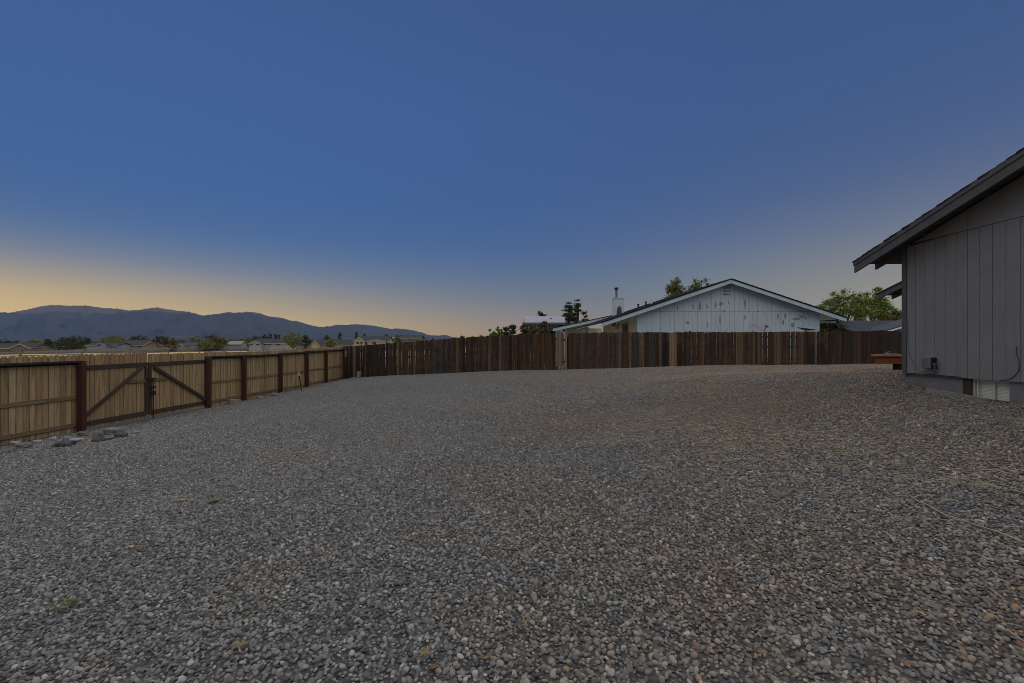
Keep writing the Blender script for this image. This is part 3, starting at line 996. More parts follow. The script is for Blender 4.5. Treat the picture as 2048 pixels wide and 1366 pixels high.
# plain gable panels above the joint
js = [WY - .1, 8.09] + [8.09 - 1.2192 * k for k in range(1, 9)]
js = [j for j in js if j > YC0] + [YC0]
for j0, j1 in zip(js, js[1:]):
    ya, yb = j1 + .004, j0 - .004
    def tz(q):
        return (roof_z(q) if q > YR else roof_z(2 * YR - q)) - .13
    pts = [(WX - .004, ya, ZT + .008), (WX - .004, yb, ZT + .008), (WX - .004, yb, tz(yb))] + ([(WX - .004, YR, tz(YR))] if ya < YR < yb else []) + [(WX - .004, ya, tz(ya))]
    MB().prism(pts, (.016, 0, 0)).build('gable_panel', M['house_grey'], hs)
MB().prism([(WX + .014, YC0, ZT - .02), (WX + .014, YC1 - .02, ZT - .02), (WX + .014, YC1 - .02, roof_z(YC1) - .14), (WX + .014, YR, roof_z(YR) - .14), (WX + .014, YC0, roof_z(YC1) - .14)], (.15, 0, 0)).build('gable_backing', M['black'], hs)
# foundation with the basement window opening
FX = WX + .035
WYa, WYb = 7.44, 8.215
gzb = gz(7.5, 5) - .5
MB().box(FX, FX + .2, WYb, WY - .01, gzb, ZB).build('foundation', M['house_found'], hs)
MB().box(FX, FX + .2, YC0, WYa, gzb, ZB).build('foundation', M['house_found'], hs)
MB().box(FX + .001, FX + .2, WYa, WYb, gzb, CZ - .98).build('foundation', M['house_found'], hs)
MB().box(FX + .19, FX + 8.8, WY - .2, WY - .02, gzb, ZB).build('foundation', M['house_found'], hs)
MB().box(FX + .012, FX + .16, WYb - .135, WYb - .001, CZ - .98, ZB - .005).build('window_jamb', wood('jamb_wood', [(.16, .115, .07)], 'z'), hs)
fr = MB()
fx0, fx1 = FX + .05, FX + .10
ya, yb, za, zb = WYa + .02, WYb - .137, CZ - .975, ZB - .006
fr.box(fx0, fx1, ya, yb, zb - .035, zb).box(fx0, fx1, ya, yb, za, za + .03).box(fx0, fx1, ya, ya + .035, za + .03, zb - .035).box(fx0, fx1, yb - .03, yb, za + .03, zb - .035)
fr.box(fx0 - .012, fx1, yb - .1, yb - .075, za + .03, zb - .035)
wo = fr.build('basement_window', M['white_paint'], hs)
ymid = (ya + yb) / 2 - .04
MB().box(fx0 - .008, fx1, ymid - .014, ymid + .014, za + .03, zb - .035).build('mullion', M['white_paint'], wo)
m, n, b = new_mat('clear_glass', .05)
b.inputs['Base Color'].default_value = (.05, .055, .06, 1)
tb = n.nodes.new('ShaderNodeBsdfTransparent')
ms = n.nodes.new('ShaderNodeMixShader')
ms.inputs[0].default_value = .05
n.links.new(tb.outputs[0], ms.inputs[1])
n.links.new(b.outputs[0], ms.inputs[2])
n.links.new(ms.outputs[0], n.nodes['Material Output'].inputs['Surface'])
M['clear'] = m
for (p0, p1) in ((ya + .035, ymid - .014), (ymid + .014, yb - .03)):
    MB().box(fx0 + .02, fx0 + .026, p0, p1, za + .03, zb - .035).build('pane', M['clear'], wo)
sl = MB()
zz = za
while zz < zb:
    sl.prism([(fx0 + .032, ya + .01, zz), (fx0 + .040, ya + .01, zz + .024), (fx0 + .042, ya + .01, zz + .024), (fx0 + .034, ya + .01, zz)], (0, yb - ya - .02, 0))
    zz += .022
sl.build('blind', M['blind'], wo)
MB().box(fx0 + .044, fx0 + .049, ya + .002, yb - .002, za + .002, zb - .002).build('blind_backing', M['blind'], wo)
# concrete kerb of the window well
cp = MB()
pts = [hit(1856, 784.5), hit(1890, 790), hit(1920, 795.5), hit(1950, 801.5), hit(1978, 806.5)]
for a, bq in zip(pts, pts[1:]):
    cp.bar(Vector((a.x - .02, a.y, a.z + .02)), Vector((bq.x - .02, bq.y, bq.z + .02)), .07, .1)
cp.build('window_well_kerb', M['concrete'], hs)
# roof
XE = WX + 9.6


def slab(parent, name, mat, x0, x1, y0, y1, t, dz=0.0):
    z0, z1 = (roof_z(q) if q >= YR else roof_z(2 * YR - q) for q in (y0, y1))
    return MB().prism([(x0, y0, z0 + dz), (x0, y1, z1 + dz), (x0, y1, z1 + dz - t), (x0, y0, z0 + dz - t)], (x1 - x0, 0, 0)).build(name, mat, parent)


rf = slab(hs, 'roof', M['sheath'], RK + .03, XE, YR, RT, .035, -.02)
slab(hs, 'roof', M['sheath'], RK + .03, XE, YN, YR, .035, -.02)
# shingle courses overlap down the slope, so the edge of the roof is stepped
for side in (0, 1):
    k = 0
    yy = RT + .03
    while yy > YR:
        y1, y0 = yy, max(YR, yy - .17)
        z1, z0 = roof_z(y1) + .009, roof_z(y0) - .004
        if side:
            y1, y0 = 2 * YR - y1, 2 * YR - y0
        j = rnd.uniform(-.012, .012)
        MB().prism([(RK - .02 + j, y0, z0), (RK - .02 + j, y1, z1), (RK - .02 + j, y1, z1 - .017), (RK - .02 + j, y0, z0 - .012)], (XE - RK + .04, 0, 0)).build('shingle_course', M['shingle'], rf)
        yy -= .145
slab(hs, 'rake_trim', M['house_trim'], RK - .012, RK + .022, YR, RT + .012, .075, -.012)
slab(hs, 'barge_board', M['house_trim'], RK + .004, RK + .04, YR, RT, .15, -.088)
slab(hs, 'rake_trim', M['house_trim'], RK - .012, RK + .022, YN - .012, YR, .075, -.012)
slab(hs, 'barge_board', M['house_trim'], RK + .004, RK + .04, YN, YR, .15, -.088)
for k in range(6):
    x = WX + .0 + .61 * k
    slab(hs, 'rafter', M['house_trim'], x + .02, x + .062, WY + .012, RT - .03, .13, -.056)
for yy in (5.3, 6.5, 7.7, 8.9):
    MB().bar((RK + .04, yy, roof_z(yy) - .10), (WX - .006, yy, roof_z(yy) - .10), .04, .085).build('lookout', M['house_trim'], hs)
# cables on the wall
def cable(pts, r, mat, parent, name='cable'):
    vs = [Vector(p) for p in pts]
    out = []
    for i in range(len(vs) - 1):
        p0, p1, p2, p3 = vs[max(i - 1, 0)], vs[i], vs[i + 1], vs[min(i + 2, len(vs) - 1)]
        for k in range(6):
            s = k / 6
            out.append(.5 * ((2 * p1) + (p2 - p0) * s + (2 * p0 - 5 * p1 + 4 * p2 - p3) * s * s + (3 * p1 - p0 - 3 * p2 + p3) * s ** 3))
    out.append(vs[-1])
    return MB().tube(out, r, 6).build(name, mat, parent, True)


def on_wall(px, py, off=.01):
    d = (WX - off) * F / (px - PX0)
    return P(px, py, d)


cable([on_wall(q, w) for q, w in ((1814, 640), (1815, 690), (1821, 715), (1829, 730), (1838, 739), (1848, 740))], .007, M['house_grey'], hs)
cable([on_wall(q, w) for q, w in ((2033, 693), (2032.5, 706), (2038, 724), (2037, 740), (2028, 752), (2014, 759), (2000, 760.5))], .006, M['house_trim'], hs)
cable([on_wall(q, w, .02) for q, w in ((1815, 746.5), (1850, 748), (1875, 750.5), (1900, 752.5), (1922, 754.5))], .008, M['metal_dark'], hs)
# utility box on the wall
bx = WX - .09
t = thing('utility_box', 'small ribbed grey utility box with pipe fittings on the grey house wall', 'utility box', (bx, 8.8, Z(745, 8.8)))
ya, yb, za, zb = 8.70, 8.90, Z(736.5, 8.8), Z(714, 8.8)
MB().box(bx + .012, WX - .001, ya, yb, za, zb).build('case', M['house_grey'], t)
cv = MB().box(bx + .004, bx + .012, ya + .004, yb - .004, za + .004, zb - .004)
yy = ya + .012
while yy < yb - .02:
    cv.box(bx - .006, bx + .004, yy, yy + .01, za + .015, zb - .015)
    yy += .022
cv.build('cover', M['house_grey'], t)
MB().box(bx + .0, WX - .01, ya - .035, ya - .001, za - .005, zb - .01).build('side_housing', M['black'], t)
MB().tube([(bx + .03, ya - .05, za + .09), (bx + .03, ya - .05, za - .04), (bx + .03, ya + .0, za - .05)], .013, 8).build('pipe', M['galv'], t)
MB().tube([(bx + .03, ya - .02, za - .05), (bx + .03, yb - .03, za - .05), (bx + .035, yb + .06, za - .055)], .010, 8).build('brass_pipe', M['brass'], t)
MB().box(bx + .01, bx + .05, ya - .075, ya - .036, za + .06, za + .1).build('valve', M['galv'], t)
# wing at the back with its own low roof
wg = thing('house_wing', 'grey roof eave of the rear wing showing past the house corner', 'house', (13.3, 16.2, gz(13.3, 16.2)))
MB().box(13.3, 19, 12.2, 16.2, gz(13.3, 16) - .4, CZ + 1.85).build('wall', M['house_grey'], wg)


def wing(name, mat, x0, x1, y0, y1, t, dz):
    f = lambda q: CZ + 1.77 + .27 * (16.9 - q) + dz
    MB().prism([(x0, y0, f(y0)), (x0, y1, f(y1)), (x0, y1, f(y1) - t), (x0, y0, f(y0) - t)], (x1 - x0, 0, 0)).build(name, mat, wg)


wing('roof', M['shingle'], 12.74, 20, 11, 16.95, .05, .0)
wing('barge_board', M['house_trim'], 12.76, 12.80, 11, 16.9, .16, -.052)
wing('soffit', M['sheath'], 12.8, 20, 11, 16.88, .03, -.052)
for k in range(4):
    wing('rafter', M['house_trim'], 13.2 + .6 * k, 13.25 + .6 * k, 15.6, 16.82, .15, -.083)

# red deck behind the house
dk = thing('red_deck', 'low red-stained wooden deck behind the grey house corner', 'deck', (9.9, 13, gz(9.9, 13)))
DX, DY, DZ = 9.68, 13.0, CZ - .31
for k in range(22):
    yy = DY + k * .145
    if k > 11: break
    o = MB().box(0, 4.2, 0, .138, 0, .036).mesh('deck_board') if k == 0 else bpy.data.meshes['deck_board']
    q = link('deck_board', o, M['deck'], dk)
    q.location = Vector((DX + .02 + .752 * k * .145 + rnd.uniform(-.012, .012), yy - .05, DZ - .036)) - root_loc(dk)
rail(dk, (DX + .1, DY, DZ - .13), (DX + 4.1, DY, DZ - .13), .04, .185, M['deck'], 'rim_board')
rail(dk, (DX + .13, DY + .03, DZ - .13), (DX + .13 + .752 * 1.6, DY + 1.63, DZ - .13), .04, .185, M['deck'], 'rim_board')
for (q, w) in ((DX + .86, DY + .14), (DX + 2.4, DY + .14), (DX + 2.6, DY + 1.4)):
    MB().box(q - .12, q + .12, w - .1, w + .1, gz(q, w) - .1, DZ - .22).build('footing', M['brown_x'], dk)
# a folded pale metal frame lying on it
t = thing('metal_frame', 'small pale metal frame lying on the red deck', 'frame', (10.35, 13.3, DZ))
zf = DZ + .016
MB().tube([(10.16, 13.22, zf), (10.52, 13.2, zf + .02), (10.58, 13.42, zf + .03), (10.3, 13.45, zf + .01), (10.16, 13.22, zf)], .013, 6).build('loop', M['galv'], t)
MB().tube([(10.24, 13.25, zf + .01), (10.3, 13.28, zf + .07), (10.4, 13.3, zf + .08), (10.48, 13.32, zf + .02)], .012, 6).build('handle', M['galv'], t)

# ------------------------------------------------------------------ pale blue neighbour house
ND, NF = 32.0, 31.4


def blue_mat():
    m, n, b = new_mat('peeling_blue_paint', .8)
    geo = nd(n, 'ShaderNodeNewGeometry')
    pos = geo.outputs['Position']
    f = noise_(n, mapping(n, pos, (2, 2, .5)), 1.0, 5)
    col = ramp_(n, f, [(.3, (.52, .63, .66)), (.7, (.61, .72, .74))])
    pl = noise_(n, mapping(n, pos, (4.6, 4.6, 1.9)), 1.0, 4, .6)
    reg = noise_(n, pos, .23, 2)
    mk = ramp_(n, math_(n, 'ADD', pl, math_(n, 'MULTIPLY', math_(n, 'SUBTRACT', reg, .5), .35)), [(.665, (0, 0, 0)), (.685, (1, 1, 1))])
    sxp = nd(n, 'ShaderNodeSeparateXYZ')
    n.links.new(pos, sxp.inputs[0])
    wob = math_(n, 'MULTIPLY', math_(n, 'SUBTRACT', noise_(n, mapping(n, pos, (1, 1, .5)), 6.0, 4, .7), .5), 3.4)
    for (qx, qy, rx, rz) in ((1386, 614, 2, 7), (1399.5, 613, 3.4, 12), (1414, 613, 2.6, 6), (1431, 610, 2.2, 9), (1443, 608, 5, 5), (1457, 605, 1.6, 4), (1355, 617, 2, 6), (1490, 608, 2.2, 12), (1448, 622, 3, 2.4),
                             (1415, 650, 2, 8), (1440, 640, 2.2, 8), (1556, 632, 2.4, 8), (1570, 633, 2.4, 8), (1566, 643, 2.5, 9), (1592, 638, 10, 3.2), (1603, 633, 8, 3), (1585, 650, 4, 6), (1612, 637, 2.5, 4), (1375, 645, 4, 3), (1516, 622, 2, 3), (1490, 634, 2, 7)):
        dx_ = math_(n, 'POWER', math_(n, 'DIVIDE', math_(n, 'SUBTRACT', sxp.outputs[0], (qx - PX0) / F * 32), rx / F * 32), 2)
        dz_ = math_(n, 'POWER', math_(n, 'DIVIDE', math_(n, 'SUBTRACT', sxp.outputs[2], Z(qy, 32)), rz / F * 32), 2)
        mk = math_(n, 'MAXIMUM', mk, ramp_(n, math_(n, 'ADD', math_(n, 'ADD', dx_, dz_), wob), [(.45, (1, 1, 1)), (.75, (0, 0, 0))]))
    bare = ramp_(n, noise_(n, pos, 3, 3), [(.4, (.15, .125, .10)), (.6, (.26, .19, .14))])
    n.links.new(mixc(n, math_(n, 'MULTIPLY', mk, .7), col, bare), b.inputs['Base Color'])
    bump(n, b, mk, .3, .01)
    return m


M['blue'] = blue_mat()
M['blue_trim'] = plain('blue_trim', (.54, .68, .71), .7, 3, .12, .1, 40)
M['cream'] = plain('cream_wall', (.84, .83, .70), .85, 1.5, .08, .15, 30)
M['pink'] = plain('pink_wall', (.55, .36, .27), .85, 2, .1, .15, 30)
nh = thing('blue_house', 'pale blue gabled house with peeling paint and chimney behind the brown fence', 'house', (14.25, ND, CZ - 1.2))
XL, XR_, XP, ZP = 8.3, 20.32, 14.25, CZ + 4.25
RL, RR = 5.8, 21.75


def nz(x):
    return ZP - .335 * abs(x - XP)


zj = CZ + 2.13
k = 0
x = XL
while x < XR_ - .01:
    x1 = min(x + .3055, XR_)
    g = .011 if k % 4 else .016
    MB().prism([(x + g / 2, ND, CZ - 1.3), (x1 - g / 2, ND, CZ - 1.3), (x1 - g / 2, ND, zj - .012), (x + g / 2, ND, zj - .012)], (0, .03, 0)).build('siding_board', M['blue'], nh)
    a, c = x + g / 2, x1 - g / 2
    ta, tcx = nz(a) - .16, nz(c) - .16
    if min(ta, tcx) > zj + .05:
        pts = [(a, ND - .012, zj + .012), (c, ND - .012, zj + .012), (c, ND - .012, tcx)] + ([(XP, ND - .012, nz(XP) - .16)] if a < XP < c else []) + [(a, ND - .012, ta)]
        MB().prism(pts, (0, .03, 0)).build('siding_board', M['blue'], nh)
    x = x1
    k += 1
MB().prism([(XL, ND + .031, CZ - 1.3), (XR_, ND + .031, CZ - 1.3), (XR_, ND + .031, nz(XR_) - .18), (XP, ND + .031, nz(XP) - .18), (XL, ND + .031, nz(XL) - .18)], (0, .1, 0)).build('gable_backing', M['black'], nh)
MB().box(XL - .02, XL + .14, ND - .02, ND + .2, CZ - 1.3, nz(XL) - .17).build('corner_trim', M['blue_trim'], nh)
MB().box(XR_ - .14, XR_ + .02, ND - .02, ND + .2, CZ - 1.3, nz(XR_) - .17).build('corner_trim', M['blue_trim'], nh)
MB().box(XL + .001, XL + .15, ND + .2, 44, CZ - 1.4, nz(XL) - .18).build('side_wall', M['cream'], nh)
MB().box(XR_ - .15, XR_, ND + .2, 44, CZ - 1.4, nz(XR_) - .18).build('side_wall', M['cream'], nh)
MB().prism([(XL, 43.9, CZ - 1.3), (XR_, 43.9, CZ - 1.3), (XR_, 43.9, nz(XR_) - .18), (XP, 43.9, nz(XP) - .18), (XL, 43.9, nz(XL) - .18)], (0, .1, 0)).build('rear_wall', M['cream'], nh)
for (x0, x1) in ((RL, XP), (XP, RR)):
    ro = MB().prism([(x0, NF, nz(x0)), (x1, NF, nz(x1)), (x1, NF, nz(x1) - .06), (x0, NF, nz(x0) - .06)], (0, 13.0, 0)).build('roof', M['shingle'], nh)
    MB().prism([(x0 + (.03 if x0 < 10 else 0), NF + .03, nz(x0) - .062), (x1, NF + .03, nz(x1) - .062), (x1, NF + .03, nz(x1) - .30), (x0 + (.03 if x0 < 10 else 0), NF + .03, nz(x0) - .30)], (0, .05, 0)).build('barge_board', M['blue_trim'], nh)
    MB().prism([(x0, NF + .08, nz(x0) - .062), (x1, NF + .08, nz(x1) - .062), (x1, NF + .08, nz(x1) - .09), (x0, NF + .08, nz(x0) - .09)], (0, 12.8, 0)).build('soffit', M['blue_trim'], nh)
    k = 0
    xx = x0
    n_c = 26
    for k in range(n_c):
        ua, ub = (x0 + (x1 - x0) * k / n_c, x0 + (x1 - x0) * (k + 1) / n_c)
        hi_a, hi_b = (.03, .008) if x0 < 10 else (.008, .03)
        MB().prism([(ua, NF - .03, nz(ua) + hi_a), (ub, NF - .03, nz(ub) + hi_b), (ub, NF - .03, nz(ub) + .001), (ua, NF - .03, nz(ua) + .001)], (0, 13.06, 0)).build('shingle_course', M['shingle'], ro)
MB().box(XR_ + .02, RR - .1, ND + .3, ND + .34, nz(RR) - .34, nz(RR) - .22).build('soffit_trim', M['blue_trim'], nh)
# louvred gable vent
vx0, vx1, vz0, vz1 = [(1447.5 - PX0) / F * ND, (1460 - PX0) / F * ND, Z(590, ND), Z(567.5, ND)]
vt = MB().box(vx0, vx1, ND - .03, ND - .013, vz0, vz1).build('gable_vent', M['black'], nh)
for k in range(7):
    zz = vz0 + .03 + (vz1 - vz0 - .06) * k / 7
    MB().prism([(vx0 + .02, ND - .031, zz + .06), (vx0 + .02, ND - .07, zz), (vx0 + .02, ND - .075, zz + .012), (vx0 + .02, ND - .033, zz + .075)], (vx1 - vx0 - .04, 0, 0)).build('louvre', M['blue_trim'], vt)
# side windows
def side_window(y0, y1, z0, z1):
    w = MB().box(XL - .05, XL + .02, y0 - .08, y0, z0 - .08, z1 + .08).box(XL - .05, XL + .02, y1, y1 + .08, z0 - .08, z1 + .08).box(XL - .05, XL + .02, y0, y1, z1, z1 + .08).box(XL - .05, XL + .02, y0, y1, z0 - .08, z0).build('window', M['white_paint'], nh)
    MB().box(XL - .012, XL + .0, y0, y1, z0, z1).build('pane', M['glass'], w)
    MB().box(XL - .045, XL - .013, (y0 + y1) / 2 - .04, (y0 + y1) / 2 + .04, z0, z1).build('mullion', M['white_paint'], w)


side_window(34.5, 36.2, CZ + .2, CZ + 1.5)
side_window(38.7, 39.8, CZ + 1.45, CZ + 1.82)
cable([(XL - .05, 37.0, CZ + 1.55), (XL - .12, 37.4, CZ + 1.45), (XL - .05, 37.9, CZ + 1.2)], .03, M['metal_dark'], nh, 'wall_lamp')
# chimney
ch = MB().box(8.75, 9.55, 41.4, 42.2, nz(8.6) - .3, Z(598, 41.8)).build('chimney', M['blue'], nh)
MB().box(8.70, 9.60, 41.35, 42.25, Z(598, 41.8) + .001, Z(596.4, 41.8)).build('chimney_cap', M['blue_trim'], ch)
for xx in (8.74, 9.48):
    MB().box(xx, xx + .08, 41.385, 41.41, nz(8.6) - .1, Z(598.2, 41.8)).build('chimney_trim', M['blue_trim'], ch)
MB().prism([(8.95, 41.39, nz(8.95) - .1), (9.38, 41.39, nz(9.38) - .1), (9.36, 41.39, nz(9.0) + .62), (9.15, 41.39, nz(9.0) + .8), (8.98, 41.39, nz(9.0) + .5)], (0, -.012, 0)).build('bare_patch', plain('bare_chimney_wood', (.115, .09, .08), .9, 9, .5, .3, 30), ch)
px_ = P(1232.8, 596, 41.8)
MB().tube([(px_.x, 41.8, px_.z - .1), (px_.x, 41.8, Z(580, 41.8))], .095, 10).build('flue_pipe', M['galv'], ch)
MB().tube([(px_.x, 41.8, Z(580, 41.8)), (px_.x, 41.8, Z(578.5, 41.8)), (px_.x, 41.8, Z(575.5, 41.8)), (px_.x, 41.8, Z(574.5, 41.8))], [.1, .17, .17, .06], 10).build('flue_cap', M['black'], ch)
for (vx, vy) in ((10.3, 37.2), (10.9, 37.8), (9.4, 36.0)):
    MB().tube([(vx, vy, nz(vx) - .05), (vx, vy, nz(vx) + .28)], .06, 8).tube([(vx, vy, nz(vx) + .28), (vx, vy, nz(vx) + .34)], .09, 8).build('roof_vent', M['black'] if vx < 10.5 else M['cream'], nh)

# patio cover of the blue house
pc = thing('patio_cover', 'low patio roof on posts left of the blue house', 'patio cover', (5.5, 45, CZ - 1.3))
pz = lambda x: CZ + 1.47 + .215 * (x - 3.7)
MB().prism([(3.7, 44.05, pz(3.7)), (9.4, 44.05, pz(9.4)), (9.4, 44.05, pz(9.4) - .06), (3.7, 44.05, pz(3.7) - .06)], (0, 7, 0)).build('roof', M['shingle'], pc)
MB().prism([(3.72, 44.08, pz(3.72) - .061), (9.4, 44.08, pz(9.4) - .061), (9.4, 44.08, pz(9.4) - .32), (3.72, 44.08, pz(3.72) - .32)], (0, .05, 0)).build('fascia', M['blue_trim'], pc)
MB().prism([(4.5, 47.4, pz(4.5) - .3), (8.2, 47.4, pz(8.2) - .3), (8.2, 47.4, pz(8.2) - .5), (4.5, 47.4, pz(4.5) - .5)], (0, .1, 0)).build('beam', M['cream'], pc)
MB().box(4.05, 4.9, 44.3, 44.45, pz(4) - .45, pz(4) - .2).build('beam', M['cream'], pc)
for (q, w, s) in ((4.08, 44.5, .13), (4.4, 44.6, .1), (4.76, 44.3, .15), (7.35, 47.3, .17)):
    MB().box(q - s / 2, q + s / 2, w, w + s, CZ - 1.4, pz(q) - .3).build('post', M['blue_trim'], pc)
bw = MB().box(4.9, 9.4, 50.6, 50.75, CZ - 1.4, pz(4.9) - .1).build('back_wall', M['cream'], pc)
MB().box(6.2, 6.95, 50.55, 50.599, CZ - 1.3, CZ + .9).build('door', M['pink'], pc)
MB().box(7.7, 8.2, 50.55, 50.599, CZ - .2, CZ + 1.1).build('window', M['glass'], pc)
MB().box(3.9, 4.7, 50.6, 50.75, CZ - 1.4, pz(3.8) - .1).build('back_wall', M['black'], pc)


def dish(name, label, c, nrm, rad, arm):
    t = thing(name, label, 'satellite dish', (c.x, c.y, float(farz(c.x))), 'dishes behind the brown fence')
    nrm = Vector(nrm).normalized()
    q = nrm.to_track_quat('Z', 'Y').to_matrix()
    mb = MB()
    vs, fs = [], []
    RN, SN = 5, 24
    for side in (0, 1):
        for i in range(RN + 1):
            r = rad * i / RN
            for k in range(SN):
                a = 2 * math.pi * k / SN
                vs.append(c + q @ Vector((r * math.cos(a), r * 1.08 * math.sin(a), .28 * r * r / rad - side * .015)))
    S = (RN + 1) * SN
    for side in (0, 1):
        for i in range(RN):
            for k in range(SN):
                f = (side * S + i * SN + k, side * S + i * SN + (k + 1) % SN, side * S + (i + 1) * SN + (k + 1) % SN, side * S + (i + 1) * SN + k)
                fs.append(f if not side else f[::-1])
    for k in range(SN):
        fs.append((RN * SN + k, RN * SN + (k + 1) % SN, S + RN * SN + (k + 1) % SN, S + RN * SN + k))
    mb.add(vs, fs).build('reflector', plain('dish_grey', (.24, .25, .285), .55, 5, .1, 0), t, True)
    if arm:
        sd = Vector(arm) - nrm * nrm.dot(Vector(arm))
        sd.normalize()
        low = c + sd * rad * .97 + nrm * rad * .27
        tip = c + sd * rad * .85 + nrm * rad * .95
        MB().tube([low, tip], .02, 6).build('feed_arm', M['metal_dark'], t)
        MB().bar(tip - nrm * .03, tip + nrm * .06, .2, .11).build('feed_horn', M['grey_post'], t)
    back = c - nrm * .1
    MB().tube([c - nrm * .01, back, (back.x, back.y, back.z - .25), (back.x, back.y, float(farz(c.x)) - .2)], .035, 8).build('mast', M['galv'], t)
    return t


dish('satellite_dish', 'grey satellite dish with feed arm standing above the fence by the blue house', P(1511, 659.5, 28.6), (.22, -.62, .66), .47, (.9, 0, -.35))
dish('satellite_dish', 'flat-tilted grey dish whose rim just clears the fence near the house corner', P(1612, 660.5, 29.2), (.12, -.1, .97), .46, None)

# ------------------------------------------------------------------ trees
def leaf_mat(name, cols, sat_rnd=.3):
    m, n, b = new_mat(name, .7)
    geo = nd(n, 'ShaderNodeNewGeometry')
    f = noise_(n, geo.outputs['Position'], .9, 3)
    ri = nd(n, 'ShaderNodeTexWhiteNoise', noise_dimensions='3D')
    n.links.new(mapping(n, geo.outputs['Position'], (2.3, 2.3, 2.3)), ri.inputs['Vector'])
    k = math_(n, 'ADD', math_(n, 'MULTIPLY', f, 1 - sat_rnd * .5), math_(n, 'MULTIPLY', noise_(n, geo.outputs['Position'], 6, 2), sat_rnd * .5))
    n.links.new(ramp_(n, k, [(.3, cols[0]), (.5, cols[1]), (.68, cols[2])]), b.inputs['Base Color'])
    n.nodes.remove(ri)
    b.inputs['Specular IOR Level'].default_value = .15
    return m


LM = {'dark': leaf_mat('dark_leaves', [(.036, .048, .017), (.054, .07, .024), (.085, .088, .03)]),
      'green': leaf_mat('green_leaves', [(.12, .165, .034), (.19, .25, .05), (.27, .32, .075)]),
      'mid': leaf_mat('mid_green_leaves', [(.11, .12, .04), (.17, .18, .06), (.24, .24, .09)]),
      'yellow': leaf_mat('yellow_green_leaves', [(.09, .08, .018), (.14, .12, .026), (.19, .14, .035)]),
      'autumn': leaf_mat('turning_leaves', [(.055, .05, .016), (.11, .075, .022), (.14, .06, .02)]),
      'olive': leaf_mat('olive_leaves', [(.075, .062, .03), (.11, .09, .042), (.16, .13, .07)]),
      'pine': leaf_mat('pine_needles', [(.04, .056, .026), (.06, .08, .034), (.09, .10, .042)])}
M['bark'] = plain('bark', (.07, .052, .038), .95, 8, .4, .6, 30)


def quads(name, c, nrm_rand, size, mat, parent, rng, aspect=.6):
    """leaf-sized four-cornered blades at the points c"""
    k = len(c)
    a = rng.normal(size=(k, 3)) * nrm_rand
    a[:, 2] *= .7
    a /= np.linalg.norm(a, axis=1)[:, None] + 1e-9
    t = rng.normal(size=(k, 3))
    b_ = np.cross(a, t)
    b_ /= np.linalg.norm(b_, axis=1)[:, None] + 1e-9
    s = (size * rng.uniform(.6, 1.35, k))[:, None]
    a, b_ = a * s * .5, b_ * s * aspect * .5
    v = np.stack([c - a, c + b_ * .9 - a * .1, c + a, c - b_ * .9 + a * .1], 1).reshape(-1, 3)
    me = bpy.data.meshes.new(name)
    me.vertices.add(4 * k)
    me.vertices.foreach_set('co', v.ravel())
    me.loops.add(4 * k)
    me.loops.foreach_set('vertex_index', np.arange(4 * k))
    me.polygons.add(k)
    me.polygons.foreach_set('loop_start', np.arange(0, 4 * k, 4))
    me.update(calc_edges=True)
    return link(name, me, mat, parent, -root_loc(parent))


